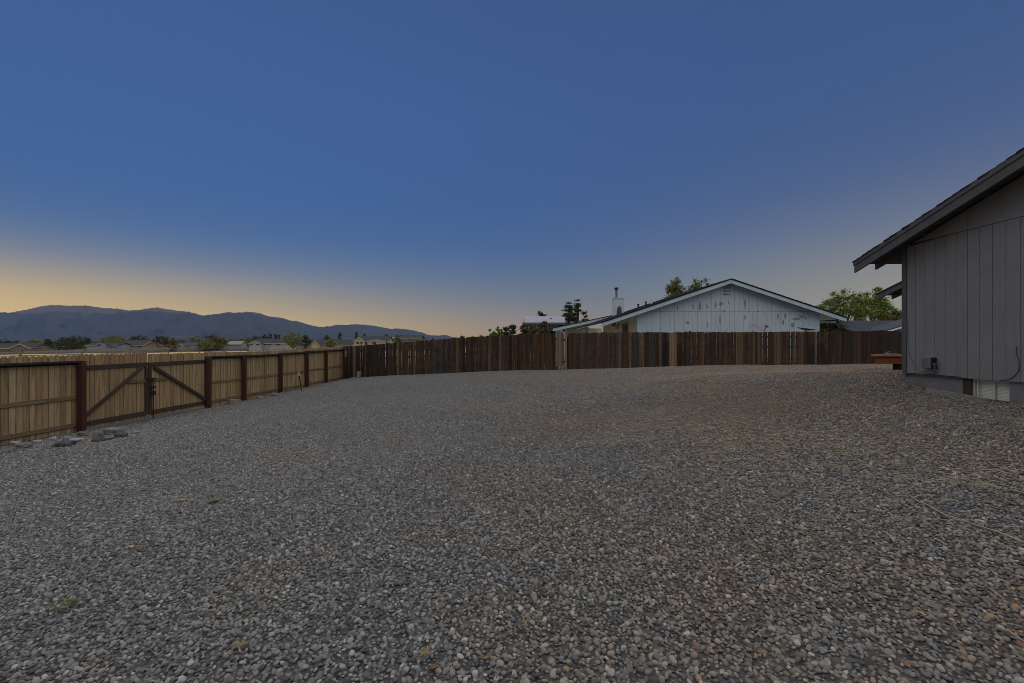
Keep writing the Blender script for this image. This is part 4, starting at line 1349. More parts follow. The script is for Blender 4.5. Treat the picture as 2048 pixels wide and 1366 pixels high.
def tree(name, label, px, ytop, width, d, kind='dark', style='broad', base=None, n=700, leaf=None, group=None, low=.25, seed=0, clumps=None, ytop_crown=None):
    """a tree whose crown tops out at photo row ytop and is width photo pixels wide, d metres away, standing on the ground there"""
    rng = np.random.default_rng(seed + int(px * 7 + ytop))
    x = (px - PX0) / F * d
    zt = Z(ytop, d)
    zg = float(farz(x)) if base is None else base
    H = zt - zg
    rw = width / F * d / 2
    t = thing(name, label, 'tree', (x, d, zg), group)
    z0 = zg + H * low
    leaf = leaf or max(.12, H * .06)
    tr = MB()
    if style == 'conifer':
        tr.tube([(x, d, zg - .2), (x + .02 * H, d, zg + H * .5), (x, d, zt - H * .03)], [H * .025, H * .016, H * .004], 6)
        tiers = max(7, int(H * 1.3))
        cc, pts = [], []
        for i in range(tiers):
            f = (i + .5) / tiers
            z = z0 + (zt - z0) * f
            r = rw * (1 - f) ** .85 + rw * .06
            for q in range(rng.integers(5, 9)):
                a = rng.uniform(0, 6.283)
                rr = r * rng.uniform(.7, 1.08)
                tr.tube([(x, d, z), (x + rr * .9 * math.cos(a), d + rr * .9 * math.sin(a), z - rr * .12)], [H * .006, H * .002], 3, False)
                m_ = max(4, int(n / tiers / 7))
                s = rng.uniform(.15, 1, m_) ** .7
                pts.append(np.stack([x + rr * s * math.cos(a) + rng.normal(0, leaf * .5, m_), d + rr * s * math.sin(a) + rng.normal(0, leaf * .5, m_), z - rr * s * .14 + rng.normal(0, leaf * .35, m_)], 1))
        pts = np.concatenate(pts)
    else:
        k = clumps or max(9, int(n / 45))
        cs = []
        while len(cs) < k:
            u = rng.normal(size=3)
            u /= np.linalg.norm(u)
            rr = rng.uniform(.35, 1.0) ** .6
            zc, hz = (z0 + zt) / 2, (zt - z0) / 2
            lump = 1 + .28 * noise.noise(Vector((u[0] * 1.7 + px, u[1] * 1.7, u[2] * 1.7)))
            sh = 1.0
            if style in ('tall', 'plates'): sh = .72 - .34 * u[2]
            if style == 'spread': sh = 1.0 + .25 * u[2]
            cs.append((x + rw * .84 * u[0] * rr * lump * sh, d + rw * .84 * u[1] * rr * lump * sh, zc + hz * .88 * u[2] * rr * lump))
        cs = np.array(cs)
        tr.tube([(x, d, zg - .2), (x + .01 * H, d, zg + H * .25), (x - .01 * H, d, zg + H * .5), (x, d, zg + H * .8)], [H * .028, H * .022, H * .014, H * .004], 7)
        for q in cs[:min(k, 26)]:
            zs = zg + H * (low + rng.uniform(.0, .3))
            mid = ((x + q[0]) / 2, (d + q[1]) / 2, zs * .45 + q[2] * .55 - .02 * H)
            tr.tube([(x, d, min(zs, q[2])), mid, tuple(q)], [H * .012, H * .008, H * .003], 4, False)
        rad = (rw * 1.5 / k ** .42)
        m_ = int(n / k)
        sz = rng.uniform(.6, 1.3, k)
        u = rng.normal(size=(k, m_, 3))
        u /= np.linalg.norm(u, axis=2)[:, :, None]
        pts = (cs[:, None, :] + u * np.minimum(np.abs(rng.normal(0, .72, (k, m_, 1))), 1.25) * (rad * sz)[:, None, None] * np.array([1, 1, .26 if style == 'plates' else .72])).reshape(-1, 3)
        pts[:, 2] = np.minimum(pts[:, 2], zt + leaf * .4)
    quads('crown', pts, 1.0, leaf, LM[kind], t, rng, .65 if style != 'conifer' else .4)
    tr.build('trunk', M['bark'], t)
    return t


GA = 'trees beyond the field'
FT = [  # column, top row, width, distance, leaf, style, label
    (14, 679, 44, 235, 'dark', 'spread', 'dark rounded tree behind the brown-grey house at far left'),
    (52, 685.5, 24, 230, 'dark', 'broad', 'low dark tree just right of the brown-grey gable'),
    (72, 679.5, 34, 210, 'mid', 'spread', 'flat-topped dark pine between the brown gable and its slimmer neighbour'),
    (96, 676.5, 26, 205, 'pine', 'tall', 'slim ragged pine left of the big dark tree'),
    (143, 669.5, 52, 215, 'dark', 'broad', 'largest dense dark tree at left, before the white gable house'),
    (176, 675, 18, 215, 'pine', 'tall', 'narrow dark tree touching the right side of the biggest dark tree'),
    (192, 681, 22, 250, 'mid', 'broad', 'low green tree above the white gabled house'),
    (229, 669, 48, 255, 'mid', 'spread', 'wide green tree behind the small tan gable'),
    (205, 681, 20, 262, 'dark', 'broad', 'small dark tree tucked left of the wide green one'),
    (276, 670.5, 38, 270, 'dark', 'spread', 'wide dark tree above the dark brown roof of the tan house'),
    (324, 666, 28, 225, 'dark', 'broad', 'tall dark oval tree at the right gable of the tan house'),
    (346, 674, 23, 215, 'yellow', 'tall', 'yellow-green pointed tree right of the tan house'),
    (389, 671.5, 28, 260, 'mid', 'broad', 'hazy green tree behind the dark roof of the green gable house'),
    (420, 668, 26, 235, 'autumn', 'broad', 'reddish turning tree right of the green gable house'),
    (437, 673, 30, 230, 'yellow', 'broad', 'yellowish bushy tree beside the reddish one'),
    (413, 680, 34, 225, 'mid', 'broad', 'low bushy green tree in front of the reddish turning tree'),
    (465, 677, 34, 275, 'mid', 'spread', 'low green tree behind the small white building'),
    (492, 674.5, 30, 290, 'mid', 'spread', 'green tree left of the long white house'),
    (512, 670.5, 22, 280, 'dark', 'broad', 'mid-height tree behind the small porch gable of the long white house'),
    (528, 665.5, 20, 270, 'dark', 'broad', 'tall dark tree above the roof of the long white house'),
    (541, 668, 9, 280, 'pine', 'conifer', 'leftmost of the thin conifers above the long white house'),
    (551, 668.5, 8, 285, 'pine', 'conifer', 'middle one of the thin conifers above the long white house'),
    (558, 669.5, 9, 285, 'pine', 'conifer', 'rightmost of the thin conifers above the long white house'),
    (587, 660.5, 36, 225, 'mid', 'spread', 'large loose-crowned tree right of the long white house'),
    (611, 668, 26, 230, 'dark', 'tall', 'dark tree right of the large loose-crowned tree, by a blue canopy'),
    (654, 669, 18, 260, 'pine', 'broad', 'dark round tree standing over the long dark roof'),
    (661, 677, 20, 235, 'mid', 'broad', 'low bush in front of the long dark roof'),
    (680, 665.5, 17, 290, 'pine', 'conifer', 'broad conifer behind the long dark roof'),
    (713, 664, 11, 300, 'autumn', 'conifer', 'dark reddish conifer left of the cream gable house'),
    (729, 668, 8, 300, 'pine', 'conifer', 'thin conifer above the cream gable house'),
    (774, 668, 20, 250, 'dark', 'broad', 'round dark tree behind the right end of the cream gable house'),
    (803, 669, 30, 215, 'yellow', 'spread', 'olive-yellow bush left of the dark green roof'),
    (925, 668.5, 15, 150, 'dark', 'broad', 'dark round treetop just clearing the middle of the brown fence'),
    (948, 671, 20, 170, 'mid', 'broad', 'low treetop clearing the brown fence right of the round one'),
    (964, 669, 18, 120, 'dark', 'broad', 'small dark treetop clearing the fence left of the leafy saplings'),
]
for i, (px, yt, w, d, kind, style, lab) in enumerate(FT):
    tree('distant_tree', lab, px, yt, w * 1.14, d, kind, style, None, 2600 if w < 30 else 5000, max(.3, d * .0019), GA, .12, i)
tl_rng = np.random.default_rng(3)
tl = []
for px in np.arange(-140, 870, .8):
    dd = 300 + 30 * noise.noise(Vector((px * .02, 7, 0)))
    top = float(np.interp(px, [-140, 0, 150, 350, 500, 700, 870], [690, 686, 683.5, 682, 681, 679.5, 677])) - 5.5 * max(-.5, noise.fractal(Vector((px * .035, 1, 0)), 1, 2, 4))
    zt_, zb_ = Z(top, dd), float(farz((px - PX0) / F * dd)) - .2
    k_ = 26
    zz_ = zb_ + (zt_ - zb_) * tl_rng.random(k_) ** .8
    tl.append(np.stack([(px - PX0) / F * dd + tl_rng.normal(0, .6, k_), dd + tl_rng.normal(0, 1.5, k_), zz_], 1))
tlo = thing('distant_treeline', 'continuous low dark green tree line behind the distant houses', 'tree line', (-150, 300, -1))
tlo['kind'] = 'stuff'
quads('foliage', np.concatenate(tl), 1.0, .8, LM['dark'], tlo, tl_rng)
NB = 'trees in the neighbouring yards'
tree('sapling', 'bright green broad-leaved sapling at the left of the row behind the fence', 983, 656, 26, 40, 'green', 'spread', None, 2600, .16, NB, .2, 1, 60)
tree('sapling', 'bright green upright sapling second from the left behind the fence', 998, 651.5, 21, 40, 'green', 'spread', None, 2600, .16, NB, .2, 2, 60)
tree('young_conifer', 'lower of the two young conifers behind the brown fence', 1011, 653, 20, 42, 'pine', 'conifer', None, 2600, .22, NB, .05, 3)
tree('young_conifer', 'taller of the two young conifers behind the brown fence', 1025, 649, 22, 41, 'pine', 'conifer', None, 2600, .22, NB, .05, 4)
tree('olive_shrub', 'olive-brown airy shrub left of the patio roof, against the grey building', 1056, 637.5, 44, 38, 'olive', 'broad', None, 3600, .15, NB, .2, 5)
tree('olive_shrub', 'lower olive-brown shrub right of the airy one, by the patio roof', 1088, 640, 38, 37, 'olive', 'broad', None, 2600, .15, NB, .2, 6)
tree('garden_tree', 'round dark treetop above the roof of the grey building', 1082, 621, 30, 95, 'dark', 'broad', None, 1600, .45, NB, .45, 7)
tree('tall_pine', 'left one of the two tall open pines between the grey building and the chimney', 1138, 600, 42, 75, 'pine', 'plates', None, 6000, .22, NB, .25, 8, 36)
tree('tall_pine', 'right one of the two tall open pines, nearer the chimney', 1156, 597, 42, 76, 'pine', 'plates', None, 6000, .22, NB, .25, 9, 36)
tree('garden_tree', 'yellow-green small tree right of the tall open pine', 1168, 624, 24, 62, 'yellow', 'broad', None, 1300, .3, NB, .3, 10)
tree('aspen_tree', 'pale green tall tree behind the left slope of the blue house roof', 1351, 546, 74, 60, 'mid', 'tall', None, 11000, .17, NB, .3, 11, 170)
tree('aspen_tree', 'pale green tree with a lean to the right above the blue house roof', 1393, 553, 68, 62, 'mid', 'spread', None, 10000, .17, NB, .35, 12, 110)
tree('maple_tree', 'large bright green tree right of the blue house eave', 1688, 577, 106, 52, 'green', 'broad', None, 20000, .17, NB, .12, 13, 150)
tree('maple_tree', 'large green tree with upright crown left of the rear wing eave', 1744, 574, 96, 56, 'green', 'broad', None, 20000, .17, NB, .12, 14, 150)
tree('maple_tree', 'dark green low tree under the right eave of the blue house', 1664, 618, 70, 44, 'dark', 'broad', None, 11000, .15, NB, .05, 15, 90)
tree('maple_tree', 'dark green tree half hidden by the grey house corner', 1792, 612, 60, 60, 'dark', 'broad', None, 8000, .18, NB, .1, 16, 70)
tree('garden_tree', 'low yellow-orange turning tree above the slate roof', 1776, 626, 70, 52, 'yellow', 'spread', None, 8000, .15, NB, .3, 17, 70)


# ------------------------------------------------------------------ houses beyond the field and behind the yard
def far_house(label, px0, px1, ridge_y, eave_y, d, wall, roof, gables=(), end=None, windows=(), base_y=None, depth=9.0, trim=None, name='distant_house', group='houses beyond the field', drop=3.0):
    """low ranch house broadside on: eave wall between columns px0 and px1, front gables (px0, px1, peak_y), end gable 'l' or 'r' drawn in by a turned end wall"""
    x0, x1 = (px0 - PX0) / F * d, (px1 - PX0) / F * d
    zr, ze = Z(ridge_y, d + depth / 2), Z(eave_y, d)
    zb = min(float(farz(x0)), float(farz(x1)), ze - drop)
    t = thing(name, label, 'house', (x0, d, zb), group)
    wm, rm, tm = wall, roof, trim or M['far_trim']
    MB().box(x0 + .5, x1 - .5, d + .5, d + depth - .5, zb - .2, ze + .1).build('wall', wm, t)
    MB().prism([(x0, d, ze), (x0, d + depth / 2, zr), (x0, d + depth / 2, zr - .25), (x0, d + .1, ze - .2)], (x1 - x0, 0, 0)).build('roof', rm, t)
    MB().prism([(x0, d + depth, ze), (x0, d + depth / 2, zr), (x0, d + depth / 2, zr - .25), (x0, d + depth - .1, ze - .2)], (x1 - x0, 0, 0)).build('roof', rm, t)
    for xx in (x0 + .52, x1 - .62):
        MB().prism([(xx, d + .6, ze), (xx, d + depth / 2, zr - .2), (xx, d + depth - .6, ze)], (.1, 0, 0)).build('end_gable', wm, t)
    MB().box(x0 + .02, x1 - .02, d - .04, d + .04, ze - .36, ze - .1).build('fascia', tm, t)
    for (a, c, py) in gables:
        xa, xc = (a - PX0) / F * (d - 2), (c - PX0) / F * (d - 2)
        xm, zm = (xa + xc) / 2, Z(py, d - 2)
        yf = d - 2
        g = MB().prism([(xa + .4, yf, zb - .2), (xc - .4, yf, zb - .2), (xc - .4, yf, ze), (xm, yf, zm - .3), (xa + .4, yf, ze)], (0, 2.6, 0)).build('gable_wall', wm, t)
        for sx in (xa, xc):
            MB().prism([(sx, yf - .4, ze - .15), (xm, yf - .4, zm), (xm, yf - .4, zm - .22), (sx, yf - .4, ze - .37)], (0, depth / 2, 0)).build('gable_roof', rm, t)
            MB().prism([(sx, yf - .46, ze - .14), (xm, yf - .46, zm + .01), (xm, yf - .46, zm - .34), (sx, yf - .46, ze - .48)], (0, .05, 0)).build('gable_trim', tm, t)
    for (a, c, ya, yb, dd) in windows:
        xa, xc = (a - PX0) / F * dd, (c - PX0) / F * dd
        za, zb_ = Z(yb, dd), Z(ya, dd)
        w = MB().box(xa - .12, xc + .12, dd - .1, dd - .01, za - .12, zb_ + .12).build('window', tm, t)
        MB().box(xa, xc, dd - .14, dd - .101, za, zb_).build('pane', M['glass'], w)
    return t


M['far_trim'] = plain('distant_trim', (.38, .37, .35), .8, 2, .1, 0)
C = {k: plain('wall_' + k, c, .85, .8, .1, 0) for k, c in {'brown': (.155, .128, .108), 'tan': (.27, .2, .15), 'white': (.30, .33, .36), 'lime': (.28, .31, .165), 'cream': (.36, .33, .25), 'yellow': (.36, .33, .22), 'grey': (.135, .145, .165)}.items()}
RF = {k: plain('roof_' + k, c, .9, .6, .15, .3, 6) for k, c in {'dark': (.05, .053, .065), 'brown': (.065, .054, .054), 'navy': (.058, .072, .10), 'green': (.045, .06, .062), 'pale': (.24, .27, .31)}.items()}
far_house('brown-grey gabled house with white trim at the far left edge', -95, 66, 686.5, 696, 192, C['brown'], RF['dark'], [(18, 64, 687)], None,
          [(9, 15.5, 697.5, 700.3, 192.4), (-14, -6, 697.5, 700.3, 192.4), (34, 38.5, 700.6, 703, 190), (42, 48, 700, 702, 190)])
far_house('small white gabled house beside the largest dark tree', 168, 236, 685.5, 690.5, 205, C['white'], RF['dark'], [(191, 214, 684.8)], None, [(197, 201, 690, 692.5, 203)], depth=8)
far_house('tan house with a long dark brown roof and two front gables', 238, 322, 680.5, 690.5, 225, C['tan'], RF['brown'], [(225, 251, 686), (286, 328, 681.5)], None,
          [(230, 235, 693, 695.5, 223), (238, 244, 692.5, 695.5, 223), (262, 269, 692, 694.5, 225.4), (275, 283, 692, 694.5, 225.4)])
far_house('house with a lime-yellow gable and dark slate roof', 358, 432, 684.5, 691.5, 240, C['lime'], RF['navy'], [(348, 371, 686.8)], None, [(357, 361, 691, 693.5, 238)])
far_house('low white building with a pale roof in front of green trees', 452, 482, 682, 688.5, 250, C['white'], RF['pale'], (), None, [(458, 462, 689.5, 692, 250.4)], depth=7)
far_house('long white house with a dark roof and a small porch gable at its left', 504, 578, 677.2, 686, 240, C['white'], RF['dark'], [(497, 523, 680.5)], None,
          [(500, 506, 688, 690.5, 238), (512, 519, 688, 690.5, 238), (528, 534, 687.6, 690, 240.4), (536, 542, 687.6, 690, 240.4), (552, 560, 687.6, 690, 240.4)])
far_house('long dark-roofed house with a pale yellow end gable', 628, 706, 679, 689, 245, C['yellow'], RF['dark'], [(620, 640, 679.5)], None, [(650, 656, 690, 692, 245.4)])
far_house('cream house with two front gables rising behind the fence corner', 712, 778, 672.5, 682, 215, C['cream'], RF['green'], [(706, 731, 673.5), (733, 772, 679)], None,
          [(713, 718, 684, 688, 213), (721, 725, 684, 688, 213), (745, 752, 684, 688, 213)])
far_house('white-roofed low house right of the cream gables', 764, 795, 674.5, 680, 255, C['white'], RF['pale'], (), None, [(770, 775, 681.5, 684, 255.4)], depth=8)
far_house('dark green roofed house showing above the brown fence', 800, 842, 670, 676.5, 190, C['grey'], RF['green'], (), None, [(815, 820, 678, 681, 190.4)])
far_house('lower slate roofed house right of the dark green roof', 828, 862, 674, 679.5, 205, C['grey'], RF['navy'], (), None, [(838, 843, 681, 684, 205.4)], depth=7)
# blue canopy among them
p = P(603, 683, 228)
t = thing('blue_canopy', 'small bright blue pop-up canopy among the distant trees', 'canopy', (p.x, p.y, float(farz(p.x))))
mb = MB()
pk, ev = Z(682.5, 228), Z(687, 228)
cs = [(p.x - 1.8, 226.2, ev), (p.x + 1.8, 226.2, ev), (p.x + 1.8, 229.8, ev), (p.x - 1.8, 229.8, ev)]
for a, c in zip(cs, cs[1:] + cs[:1]):
    mb.add([a, c, (p.x, 228, pk)], [(0, 1, 2)])
    mb.add([a, c, (c[0], c[1], ev - .4), (a[0], a[1], ev - .4)], [(0, 1, 2, 3)])
mb.build('canopy_top', plain('blue_fabric', (.02, .11, .38), .8, 2, .1, 0), t)
for a in cs:
    MB().tube([(a[0], a[1], float(farz(a[0])) - .1), (a[0], a[1], ev - .05)], .04, 5).build('leg', M['galv'], t)

# big grey-roofed building behind the patio cover
M['lav_roof'] = plain('lavender_metal_roof', (.34, .35, .42), .6, .7, .12, .2, 8)
gb = far_house('large grey building with pale lavender metal roof behind the olive shrubs', 1049, 1152, 632.5, 645, 80, C['grey'], M['lav_roof'], (), None, (), name='grey_building', group=None, depth=8, trim=C['grey'])
d0 = 80
for px in (1102,):
    q = P(px, 640, 82.2)
    MB().tube([(q.x, q.y, q.z - .6), (q.x, q.y, q.z + .35)], .12, 8).build('roof_vent', M['metal_dark'], gb)
for px in (1065, 1120):
    q = P(px, 652, 80.4)
    w = MB().box(q.x - .7, q.x + .7, 80.4, 80.49, q.z - .6, q.z + .6).build('window', M['white_paint'], gb)
    MB().box(q.x - .6, q.x + .6, 80.36, 80.399, q.z - .5, q.z + .5).build('pane', M['glass'], w)
# slate roof at right, seen past the corner
d = 41.0
xa, xb = (1708 - PX0) / F * d, (1900 - PX0) / F * d
t = thing('slate_roof_house', 'low house with a dark slate roof left of the grey house corner', 'house', (xa, d, CZ - 1.15))
zr, ze = Z(641.5, d + 5), Z(663, d)
MB().box(xa + .5, xb, d + .4, d + 9.6, CZ - 1.4, ze + .05).build('wall', C['grey'], t)
rf2 = MB().prism([(xa - .1, d, ze), (xa + .9, d + 5, zr), (xb, d + 5, zr), (xb, d, ze)], (0, 0, -.12)).build('roof', M['slate_roof'], t)
MB().prism([(xa + .9, d + 5, zr), (xb, d + 5, zr), (xb, d + 10, ze), (xa - .1, d + 10, ze)], (0, 0, -.12)).build('roof', M['slate_roof'], t)
for k in range(16):
    f0, f1_ = k / 16, (k + 1) / 16
    MB().prism([(xa - .12 + f0, d + 5 * f0, ze + (zr - ze) * f0 + .035), (xa - .12 + f1_, d + 5 * f1_, ze + (zr - ze) * f1_ + .01), (xb, d + 5 * f1_, ze + (zr - ze) * f1_ + .01), (xb, d + 5 * f0, ze + (zr - ze) * f0 + .035)],
               (0, 0, -.03)).build('shingle_course', M['slate_roof'], rf2)
# its pale gable trim, running up to the right
g0, g1_ = P(1773, 662.5, 39.5), P(1812, 651, 39.5)
MB().prism([g0, g1_, g1_ - Vector((0, 0, .12)), g0 - Vector((0, 0, .12))], (0, .08, 0)).build('gable_trim', M['cream'], t)
MB().prism([g0 + Vector((.25, .1, -.14)), (g1_.x + 2, 39.6, g1_.z - .14), (g1_.x + 2, 39.6, g1_.z - 2.4), (g0.x + .25, 39.6, g1_.z - 2.4)], (0, 2, 0)).build('gable_wall', M['blue_trim'], t)
MB().prism([g0 + Vector((0, .05, .02)), g1_ + Vector((2, .05, .6)), g1_ + Vector((2, 3, .6)), g0 + Vector((0, 3, .02))], (0, 0, .08)).build('gable_roof', M['slate_roof'], t)

# ------------------------------------------------------------------ loose gravel
rng = np.random.default_rng(5)
pebs = bpy.data.collections.new('pebble_shapes')          # shapes only, never linked to the scene
for k in range(10):
    bm = bmesh.new()
    bmesh.ops.create_icosphere(bm, subdivisions=2, radius=1.0)
    sy, sz = rng.uniform(.6, .92), rng.uniform(.38, .66)
    o3 = Vector(rng.uniform(-50, 50, 3))
    for v in bm.verts:
        f = 1 + .26 * noise.noise(v.co * .9 + o3) + .07 * noise.noise(v.co * 2.4 + o3)
        # squarish river-worn shapes rather than ellipsoids
        c = Vector([math.copysign(abs(q) ** .82, q) for q in v.co])
        v.co = Vector((c.x, c.y * sy, c.z * sz)) * f
    me = bpy.data.meshes.new('pebble')
    bm.to_mesh(me)
    bm.free()
    me.materials.append(M['pebble'])
    me.polygons.foreach_set('use_smooth', [True] * len(me.polygons))
    pebs.objects.link(bpy.data.objects.new('pebble', me))


def gravel_sheet():
    st = .2
    xs, ys = np.arange(-11.0, 21.0, st), np.arange(.8, 28.2, st)
    v, f, dens, idx = [], [], [], {}
    zz = yard(*np.meshgrid(xs, ys))
    def vid(i, j):
        if (i, j) not in idx:
            idx[(i, j)] = len(v)
            v.append((xs[i], ys[j], zz[j, i] - .004))
        return idx[(i, j)]
    for j in range(len(ys) - 1):
        for i in range(len(xs) - 1):
            x, y = xs[i] + st / 2, ys[j] + st / 2
            if abs(x) > 1.28 * y + 1.2 or x < side_x(y) + .22 or (x > 7.52 and y < 9.5): continue
            if y > 24.2 and y > (24.15 + .188 * (x - 2.9) if x > 2.5 else 24.2 + .342 * (2.2 - x)) : continue
            if x > 9 and y < 17.5 and x > 12: continue
            f.append((vid(i, j), vid(i + 1, j), vid(i + 1, j + 1), vid(i, j + 1)))
            a = 1.0 if y < 7 else max(.42, 1.0 - (y - 7) / 13 * .7)
            nz_ = noise.fractal(Vector((x * .45, y * .45, 4.2)), 1, 2, 4)
            worn = math.exp(-(((x - 2.6) / 2.6) ** 2 + ((y - 8.6) / 1.7) ** 2)) + .8 * math.exp(-(((x - 1.9) / 1.2) ** 2 + ((y - 15) / 1.2) ** 2))
            a *= max(.35, min(1, 1.0 - .62 * worn + .12 * min(0, nz_ + .1)))
            dens.append(a)
    me = bpy.data.meshes.new('gravel')
    me.from_pydata(v, [], f)
    me.update()
    at = me.attributes.new('dens', 'FLOAT', 'FACE')
    at.data.foreach_set('value', dens)
    return me


gv = tag(link('gravel', gravel_sheet(), M['bed']), 'loose grey and tan river pebbles covering the yard', 'gravel', kind='stuff')
ng = bpy.data.node_groups.new('scatter_pebbles', 'GeometryNodeTree')
ng.interface.new_socket('Geometry', in_out='INPUT', socket_type='NodeSocketGeometry')
ng.interface.new_socket('Geometry', in_out='OUTPUT', socket_type='NodeSocketGeometry')
gi, go = ng.nodes.new('NodeGroupInput'), ng.nodes.new('NodeGroupOutput')
lk = ng.links.new


def gn(t, **kw):
    x = ng.nodes.new(t)
    for k, v in kw.items(): setattr(x, k, v)
    return x


def rv(lo, hi, seed, typ='FLOAT'):
    r = gn('FunctionNodeRandomValue', data_type=typ)
    if typ == 'FLOAT':
        r.inputs[2].default_value, r.inputs[3].default_value = lo, hi
        out = r.outputs[1]
    else:
        r.inputs[0].default_value, r.inputs[1].default_value = lo, hi
        out = r.outputs[0]
    r.inputs['Seed'].default_value = seed
    return out


def gm(op, a, b_=None):
    x = gn('ShaderNodeMath', operation=op)
    for i, v in enumerate((a, b_)):
        if v is None: continue
        if isinstance(v, bpy.types.NodeSocket): lk(v, x.inputs[i])
        else: x.inputs[i].default_value = v
    return x.outputs[0]


dp = gn('GeometryNodeDistributePointsOnFaces', distribute_method='POISSON')
na = gn('GeometryNodeInputNamedAttribute', data_type='FLOAT')
na.inputs['Name'].default_value = 'dens'
lk(gi.outputs[0], dp.inputs['Mesh'])
dp.inputs['Distance Min'].default_value = .0165
dp.inputs['Density Max'].default_value = 3600
lk(na.outputs[0], dp.inputs['Density Factor'])
ci = gn('GeometryNodeCollectionInfo')
ci.inputs['Collection'].default_value = pebs
ci.inputs['Separate Children'].default_value = True
ci.inputs['Reset Children'].default_value = True
ip = gn('GeometryNodeInstanceOnPoints')
lk(dp.outputs['Points'], ip.inputs['Points'])
lk(ci.outputs[0], ip.inputs['Instance'])
ip.inputs['Pick Instance'].default_value = True
lk(rv((-.75, -.75, 0), (.75, .75, 6.283), 3, 'FLOAT_VECTOR'), ip.inputs['Rotation'])
size = gm('ADD', gm('MULTIPLY', gm('POWER', rv(0, 1, 8), 2.2), .0115), .0090)
lk(size, ip.inputs['Scale'])
tr_ = gn('GeometryNodeTranslateInstances')
lk(ip.outputs[0], tr_.inputs['Instances'])
cmb = gn('ShaderNodeCombineXYZ')
lk(rv(.002, .011, 21), cmb.inputs[2])
lk(cmb.outputs[0], tr_.inputs['Translation'])
tr_.inputs['Local Space'].default_value = False
lk(tr_.outputs[0], go.inputs[0])
md = gv.modifiers.new('scatter', 'NODES')
md.node_group = ng

# ------------------------------------------------------------------ rocks along the foot of the gate
ROCKM = {k: plain('rock_' + k, c, .9, 7, .3, .5, 45) for k, c in {'grey': (.17, .17, .165), 'dark': (.075, .073, .072), 'pale': (.32, .31, .29), 'blue': (.20, .225, .26), 'brown': (.16, .135, .105)}.items()}


def rock(label, px, py, wpx, hpx, kind, ang=0.0, name='rock', jag=.3):
    p = hit(px, py + hpx * .5)
    d = p.y
    rw, rh = wpx / F * d / 2 * .9, hpx / F * d * .82
    bm = bmesh.new()
    bmesh.ops.create_icosphere(bm, subdivisions=2, radius=1.0)
    o3 = Vector((px * .37, py * .51, 2))
    for v in bm.verts:
        c = Vector([math.copysign(abs(q) ** .75, q) for q in v.co])
        f = 1 + jag * 1.5 * noise.noise(v.co * 1.1 + o3) + .22 * noise.noise(v.co * 2.9 + o3)
        v.co = Vector((c.x * rw * 1.0, c.y * rw * .8, c.z * rh * .85)) * f
    me = bpy.data.meshes.new(name)
    bm.to_mesh(me)
    bm.free()
    o = link(name, me, ROCKM[kind], None, (p.x, p.y, gz(p.x, p.y) + rh * .36), False)
    o.rotation_euler = (0, 0, ang)
    return tag(o, label, 'rock', 'rocks along the tan fence')


for a in [('long grey slab of rock, biggest in the row under the gate', 227, 861, 40, 14, 'grey', .3), ('dark flat-bottomed rock right in front of the long grey slab', 242, 870, 27, 11, 'dark'),
          ('small bluish-white rock, last one to the right under the gate', 271, 865, 16, 7, 'blue'), ('rounded grey rock left of the long slab', 192, 870, 26, 17, 'grey'),
          ('low dark brown rock in front of the rounded grey one', 196, 879, 24, 9, 'dark'), ('flat brown rock at the foot of the red gate post', 168, 867, 22, 10, 'brown', .4),
          ('pale angular rock in front of the red gate post', 153, 881, 24, 11, 'pale', .5), ('small blue-grey rock behind the dark wedge', 136, 878, 17, 11, 'blue'),
          ('dark wedge-shaped rock left of the pale angular one', 131, 887, 36, 11, 'dark', .2), ('small brown rock between the rounded rock and the slab', 217, 877, 18, 7, 'brown'),
          ('small tan rock left of the dark wedge', 105, 878, 15, 8, 'pale'), ('grey half-buried rock below the small tan one', 100, 890, 24, 9, 'grey'),
          ('pale flat rock lying against the fence foot, left of the tan one', 75, 883, 18, 6, 'pale'), ('low grey rock near the left edge of the row', 48, 891, 26, 11, 'grey'),
          ('leftmost pale rock of the row', 32, 886, 18, 7, 'pale'), ('small grey stone right of the rounded grey rock', 181, 880, 12, 6, 'pale')]:
    rock(*a)
p = hit(468, 808)
cl = MB()
cl.prism([(-.2, -.1, 0), (.2, -.1, 0), (.2, .1, 0), (-.2, .1, 0)], (.01, .005, .17))
cl.prism([(-.17, -.085, .171), (.19, -.07, .171), (.17, .09, .171), (-.15, .08, .171)], (0, 0, .03))
cl = link('concrete_block', cl.mesh('concrete_block'), M['concrete'], None, (p.x, p.y, gz(p.x, p.y) - .03))
cl.rotation_euler = (.05, .06, 1.1)
tag(cl, 'squared concrete block lying at the foot of the tan fence left of a red post', 'block')
rock('flat grey stone at the tan fence foot near the third red post', 548, 789, 14, 6, 'grey')
rock('small white stone at the tan fence foot under the fourth bay', 520, 795, 10, 5, 'pale')

# ------------------------------------------------------------------ fallen leaves, stalks and dry grass
LF = {k: plain('leaf_' + k, c, .7, 30, .3, .2, 60) for k, c in {'orange': (.22, .11, .04), 'yellow': (.27, .19, .07), 'brown': (.17, .09, .04), 'green': (.22, .22, .07)}.items()}


